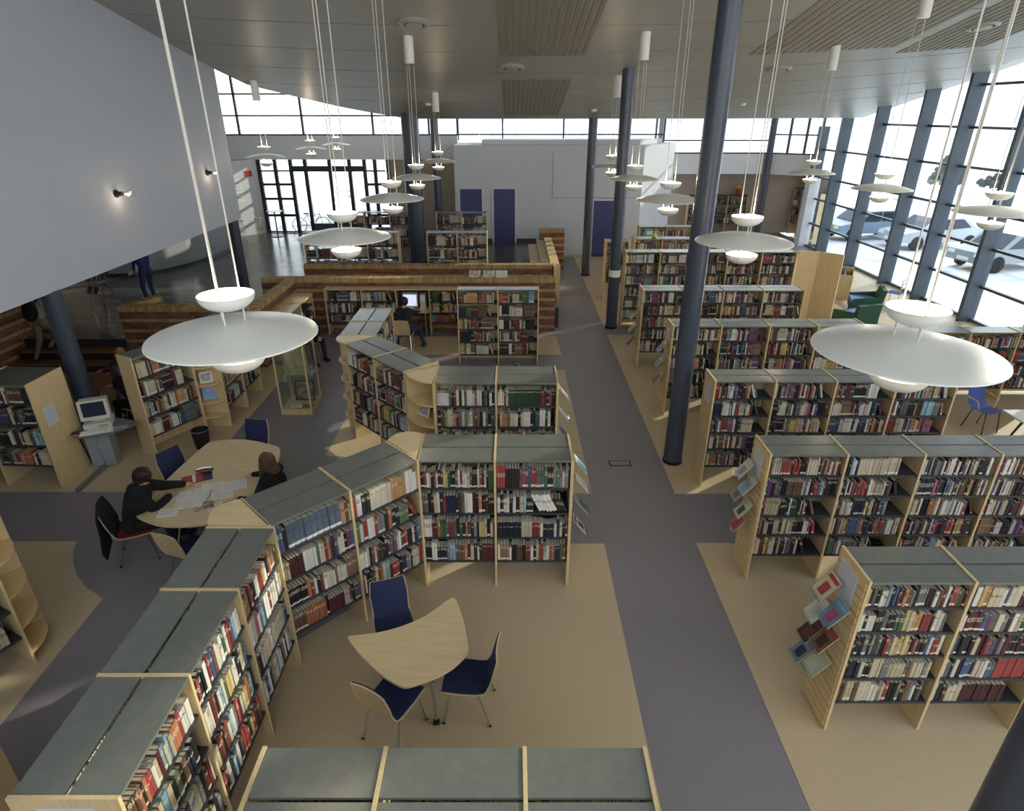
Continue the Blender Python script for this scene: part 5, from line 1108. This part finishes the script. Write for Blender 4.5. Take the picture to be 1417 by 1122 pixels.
# ------------------------------------------------------------------ books
MIX = {'r': 'kkkkkknnnwwwwwccccceeuudddrrrbbgyopl', 'l': 'kkknnwwwwccccceeuuudddrrbbggyool', 'h': 'kkkknneeuuddcwwrb'}
SPEC = {
 ('l2c', 0): ["krwckuckdcygkkewrcwcgkkcrkckgg", "eekdcwnrnnnkdgcwwdkokdkkc", "wwwddoggerrekgkounekyyckck", "kkwwnnnelleuuodckwkdddddc"],
 ('l2c', 1): ["RRRkkkkkrbrbrreeegkkegecek", "wncwkwkclkk/wwwwwkkkkkk_", "nnnnnnnnnccccrrrwnnnncncnuo", "wuuuwkkuukrrwkcurcwoonngrk"],
 ('l2b', 0): ["bbkBBBBBBBBBouccccc", "wccdddddwwwwwgwcrobdbcwckppbn", "kkkkkkkorwkrwccwuccwuuuu", "uuuuuuoooooookddddddwwrkbbn"],
 ('l2b', 1): ["rwkkCCCcooyowwW_", "gcrwwreekoknggg/rr__", "wwwckucudgknrbrbcwerRkkwnbe", "rwkkducuoclldrrrknneekcccrr"],
 ('l2a', 0): ["kuuuokoRrwcdlclcooorwwW__", "wnkbrclckgkunnk__", "wwclcpbnkkwwcekdrw_", "kcrdnwebkuurwkdcne_"],
 ('l2a', 1): ["krnkwdrbuwcwgwrdblww_", "ewcwdrkwlwgyyccwnkcyb__", "wcdrkurwlweRdccyoulk_", "krdwnlbwkuRRrkyrdkr__"],
 ('l2a', 2): ["coukrnkwwrrocwkryuogr_", "wwccpwelbwwrwcwewc_", "kukwccccwcwcccccbk_", "lwtpwneyclwcdewkwe_"],
 ('r6', 0): ["ykekwclkbdkouekeeedkwudwkRRguk_", "wkwwkkekkggycyorrkcwe___", "knkekegekrucycycdpkkbwrrw__", "knknwkkccceecccceucccec__", "uuccucccwcecrkkekuewke___"],
 ('r6', 1): ["nwyoccwbcCdkkewkkwke_", "wdddbpecekwcgkcurrbn", "enknkcddrbdedkkdkkcblcyc", "wekwnbbnccwbtrrrrrrrrr__", "wkdcwcddddddddd____"],
 ('l3c', 0): ["wwwwwekrckwewwcuwwkekwkck", "krgyccyrewgcwergkwekgt", "kewkegcwkecekgwkwek"],
 ('l3c', 1): ["cwcrwggggggggggggggrdkrkk_", "kcoouccwkcwwwkngbwwkc__", "ewkewkrwckekbkwek"],
}
ORD = lambda n: '%d%s' % (n, 'th' if 10 <= n % 100 <= 20 else {1: 'st', 2: 'nd', 3: 'rd'}.get(n % 10, 'th'))
BOOKS = []
def fill(S):
    key = S['key']; r = random.Random('%s%d%d%s' % (key, S['bay'], S['k'], S['front']))
    spec = SPEC.get((key, S['bay'])) if S['front'] else None
    u, u1, n, lean = S['u0'] + .004, S['u1'], 0, 0
    right = key.startswith('r'); pal = MIX['r'] if right else MIX['h'] if key[0] in 'ha' else MIX['l']
    occ = r.choice([.72, .8, .9, .97]) if right else r.choice([.85, .95, 1.0])
    if key in ('h1', 'h2', 'h3', 'h4', 'a1', 'a2'): occ = r.choice([.5, .7, .85, .95])
    if key in ('l1', 'l4'): occ = r.choice([.8, .9])
    if not S['front'] and right: occ = r.choice([.45, .6, .8])
    if not S['front']: r.random()
    if spec and S['k'] >= len(spec): spec = None
    if spec:
        s = spec[S['k']]; room = u1 - u
        cnt = sum(1 for ch in s if ch not in '/'); wmean = room / max(cnt, 1)
    i = 0; run = 0; code = 'k'; base_h = min(S['clear'] - .03, r.uniform(.21, .25) if right else r.uniform(.23, .28))
    while True:
        if spec:
            if i >= len(s): break
            code = s[i]; i += 1
            if code == '/': lean = math.radians(26); u += base_h * .30; continue
            if code == '_': u += wmean; continue
            wd = wmean * r.uniform(.8, 1.18) * (1.0 if code.islower() or code == 'R' else 1.45)
            if wd > u1 - u: wd = u1 - u
            if wd < .008: break
            same = i > 1 and s[i - 2] == code
        else:
            if u > S['u0'] + (u1 - S['u0']) * occ: break
            same = run > 0
            if run > 0: run -= 1
            else:
                code = r.choice(pal); run = r.choice([0, 0, 0, 0, 0, 0, 0, 0, 1, 4] if right else [0, 0, 0, 0, 0, 0, 1, 2, 5])
                if not lean and occ < .95 and u > S['u0'] + (u1 - S['u0']) * (occ - .12) and r.random() < .5:
                    lean = math.radians(r.uniform(7, 22)); u += base_h * math.sin(lean)
            wd = r.choice([.014, .017, .021, .026, .032] if right else [.016, .02, .024, .03, .038]) * r.uniform(.85, 1.15)
            if same: wd = BOOKS[-1]['w']
        lo = code if code in PAL else code.lower()
        h = min(base_h * r.uniform(.78, 1.08), S['clear'] - .02); d = min(h * r.uniform(.62, .74), S['d'] - .02)
        if same and BOOKS: h, d = BOOKS[-1]['h'], min(BOOKS[-1]['d'], S['d'] - .02)
        ww = wd / math.cos(lean) if lean else wd
        if u + ww > u1 + .002: break
        col = lin(r.choice(PAL[lo])); lum = .3 * col[0] + .6 * col[1] + .1 * col[2]; col = tuple((lum + (c - lum) * .74) * .88 for c in col)
        if same and BOOKS and BOOKS[-1]['S'] is S: col = BOOKS[-1]['col']
        jt = r.uniform(.88, 1.1); col = tuple(min(1, c * jt) for c in col); n += 1
        BOOKS.append(dict(S=S, u=u, w=wd, h=h, d=d, lean=lean, col=col, code=lo, n=n, v=.012 + r.uniform(0, .012), rnd=r.random() if not same else BOOKS[-1]['rnd']))
        u += ww + .0012
for S in SHELVES: fill(S)
def book_geom(B):
    w, h, d, t = B['w'] - .001, B['h'], B['d'], .0022
    pf = [(0, .004), (w * .25, .0008), (w * .75, .0008), (w, .004)]
    v = [(x, y, z) for z in (0, h) for x, y in pf] + [(w, d, 0), (0, d, 0), (w, d, h), (0, d, h)]
    # cover: spine strips, sides, back-facing boards; page block is a slightly lower top and fore-edge
    f = [(0, 1, 5, 4), (1, 2, 6, 5), (2, 3, 7, 6), (3, 8, 10, 7), (9, 0, 4, 11)]
    pg = len(v); v += [(t, .006, h - .004), (w - t, .006, h - .004), (w - t, d - .003, h - .004), (t, d - .003, h - .004), (t, d - .003, .003), (w - t, d - .003, .003)]
    f += [(pg, pg + 1, pg + 2, pg + 3), (pg + 3, pg + 2, pg + 5, pg + 4)]
    f += [(4, 5, pg), (5, 6, pg + 1, pg), (6, 7, pg + 1), (7, 10, pg + 2, pg + 1), (11, 4, pg, pg + 3), (10, 8, pg + 5, pg + 2), (9, 11, pg + 3, pg + 4), (0, 9, 8, 3, 2, 1)]
    pc = (.62, .57, .44); cols = [B['col']] * 5 + [pc, pc] + [B['col']] * 8
    bk = [(0, B['rnd'], 1)] * 3 + [(0, B['rnd'], 0)] * 12
    return v, f, cols, bk
def book_local(B):
    S = B['S']; M = Matrix.Translation((B['u'], B['v'], S['z'] + .0006))
    if B['lean']: M = M @ Matrix.Translation((B['w'] / 2 * 0, 0, 0)) @ Matrix.Rotation(-B['lean'], 4, 'Y')
    if B['lean']: M = Matrix.Translation((0, 0, B['w'] * math.sin(B['lean']))) @ Matrix.Translation((0, 0, 0)) @ M
    return M
def fill_attrs(me, cols, bks, hs):
    """Col = colour per corner; Bk = (height along the book, random, is it the spine)"""
    ca = me.color_attributes.new('Col', 'FLOAT_COLOR', 'CORNER'); ba = me.attributes.new('Bk', 'FLOAT_VECTOR', 'CORNER')
    n = len(me.loops); cb = np.ones((n, 4), np.float32); bb = np.zeros((n, 3), np.float32)
    lt = np.zeros(len(me.polygons), np.int32); me.polygons.foreach_get('loop_total', lt)
    cb[:, :3] = np.repeat(np.array(cols, np.float32), lt, axis=0); bb[:] = np.repeat(np.array(bks, np.float32), lt, axis=0)
    lv = np.zeros(n, np.int32); me.loops.foreach_get('vertex_index', lv); bb[:, 0] = np.array(hs, np.float32)[lv]
    ca.data.foreach_set('color', cb.ravel()); ba.data.foreach_set('vector', bb.ravel())
# which books show largest: looked up by rays from the camera position against the furniture already built
bpy.context.view_layer.update(); DG = bpy.context.evaluated_depsgraph_get(); EYE = Vector((0, 0, 5.5))
fwd = Vector((0, math.cos(math.radians(25.32)), -math.sin(math.radians(25.32)))); upv = Vector((0, math.sin(math.radians(25.32)), math.cos(math.radians(25.32))))
cand = []
for i, B in enumerate(BOOKS):
    B['id'] = i
    if not B['S']['front']: continue
    M = B['S']['M'] @ book_local(B); P = M @ Vector((B['w'] / 2, -.004, B['h'] * .6)); q = P - EYE; k = q.dot(fwd)
    if k < .5: continue
    px, py = 708.5 + 858.3 * q.x / k, 561 - 858.3 * q.dot(upv) / k
    if not (0 < px < 1417 and 0 < py < 1122): continue
    nrm = (B['S']['M'].to_3x3() @ Vector((0, -1, 0))); c = max(0, -q.normalized().dot(nrm)); area = B['w'] * B['h'] * c * (858.3 / k) ** 2
    if c < .1: continue
    cand.append((area, i, P))
cand.sort(key=lambda t: (-t[0], t[1]))
single = []
for area, i, P in cand:
    if len(single) >= 300: break
    vis = 0
    for dz in (0, -.08):
        T = P + Vector((0, 0, dz)); dr = (EYE - T).normalized(); T2 = T + dr * .012
        if not SC.ray_cast(DG, T2, dr, distance=(EYE - T).length - .1)[0]: vis += 1
    if vis: single.append(i)
single_set = set(single)
CASE = {'r6': 'the nearest right bookcase', 'r5': 'the second right bookcase', 'l2a': 'the left foreground bookcase', 'l2b': 'the angled bookcase', 'l2c': 'the straight front bookcase',
        'l3c': 'the second straight bookcase', 'l1': 'the bottom-edge bookcase', 'r4': 'the third right bookcase', 'l3b': 'the diagonal bookcase', 'lb2': 'the desk-side bookcase',
        'lb1': 'the left-edge bookcase', 'l0': 'the dim left bookcase', 'lb3': 'the lamp-side bookcase', 'r3': 'the fourth right bookcase', 'l4': 'the wall-end bookcase', 'l00': 'the lower-left bookcase'}
SHN = {4: ['top', 'second', 'third', 'bottom'], 5: ['top', 'second', 'middle', 'fourth', 'bottom'], 6: ['top', 'second', 'third', 'fourth', 'fifth', 'bottom']}
def bayname(S):
    if S['nb'] == 1: return 'only bay'
    if S['key'] == 'l2a': return ['near bay', 'middle bay', 'far bay'][S['bay']]
    return {2: ['left bay', 'right bay']}.get(S['nb'], ['first bay', 'second bay', 'third bay', 'fourth bay', 'fifth bay'])[S['bay']]
for i in single:
    B = BOOKS[i]; S = B['S']; v, f, cols, bk = book_geom(B)
    me = bpy.data.meshes.new('book'); me.from_pydata(v, [], f); me.materials.append(BOOKM); fill_attrs(me, cols, bk, [p[2] / B['h'] for p in v])
    o = link('book', me); o.matrix_world = S['M'] @ book_local(B)
    tag(o, '%s book %s from left, %s shelf, %s of %s' % (CN[B['code']], ORD(B['n']), SHN.get(S['ns'], ['top', 'middle', 'bottom'])[S['k']], bayname(S), CASE[S['key']]),
        'book', 'books standing in the nearest bookcases')
V, F, CO, BK, HS = [], [], [], [], []
for i, B in enumerate(BOOKS):
    if i in single_set: continue
    v, f, cols, bk = book_geom(B); M = B['S']['M'] @ book_local(B); o = len(V)
    V += [tuple(M @ Vector(p)) for p in v]; F += [tuple(o + k for k in q) for q in f]; CO += cols; BK += bk; HS += [p[2] / B['h'] for p in v]
me = bpy.data.meshes.new('shelved_books'); me.from_pydata(V, [], F); me.materials.append(BOOKM); fill_attrs(me, CO, BK, HS)
o = link('shelved_books', me); struct(o, 'stuff'); tag(o, 'mixed book spines filling all the remaining shelves of the library', 'books')
print('BOOKS', len(BOOKS), 'single', len(single))
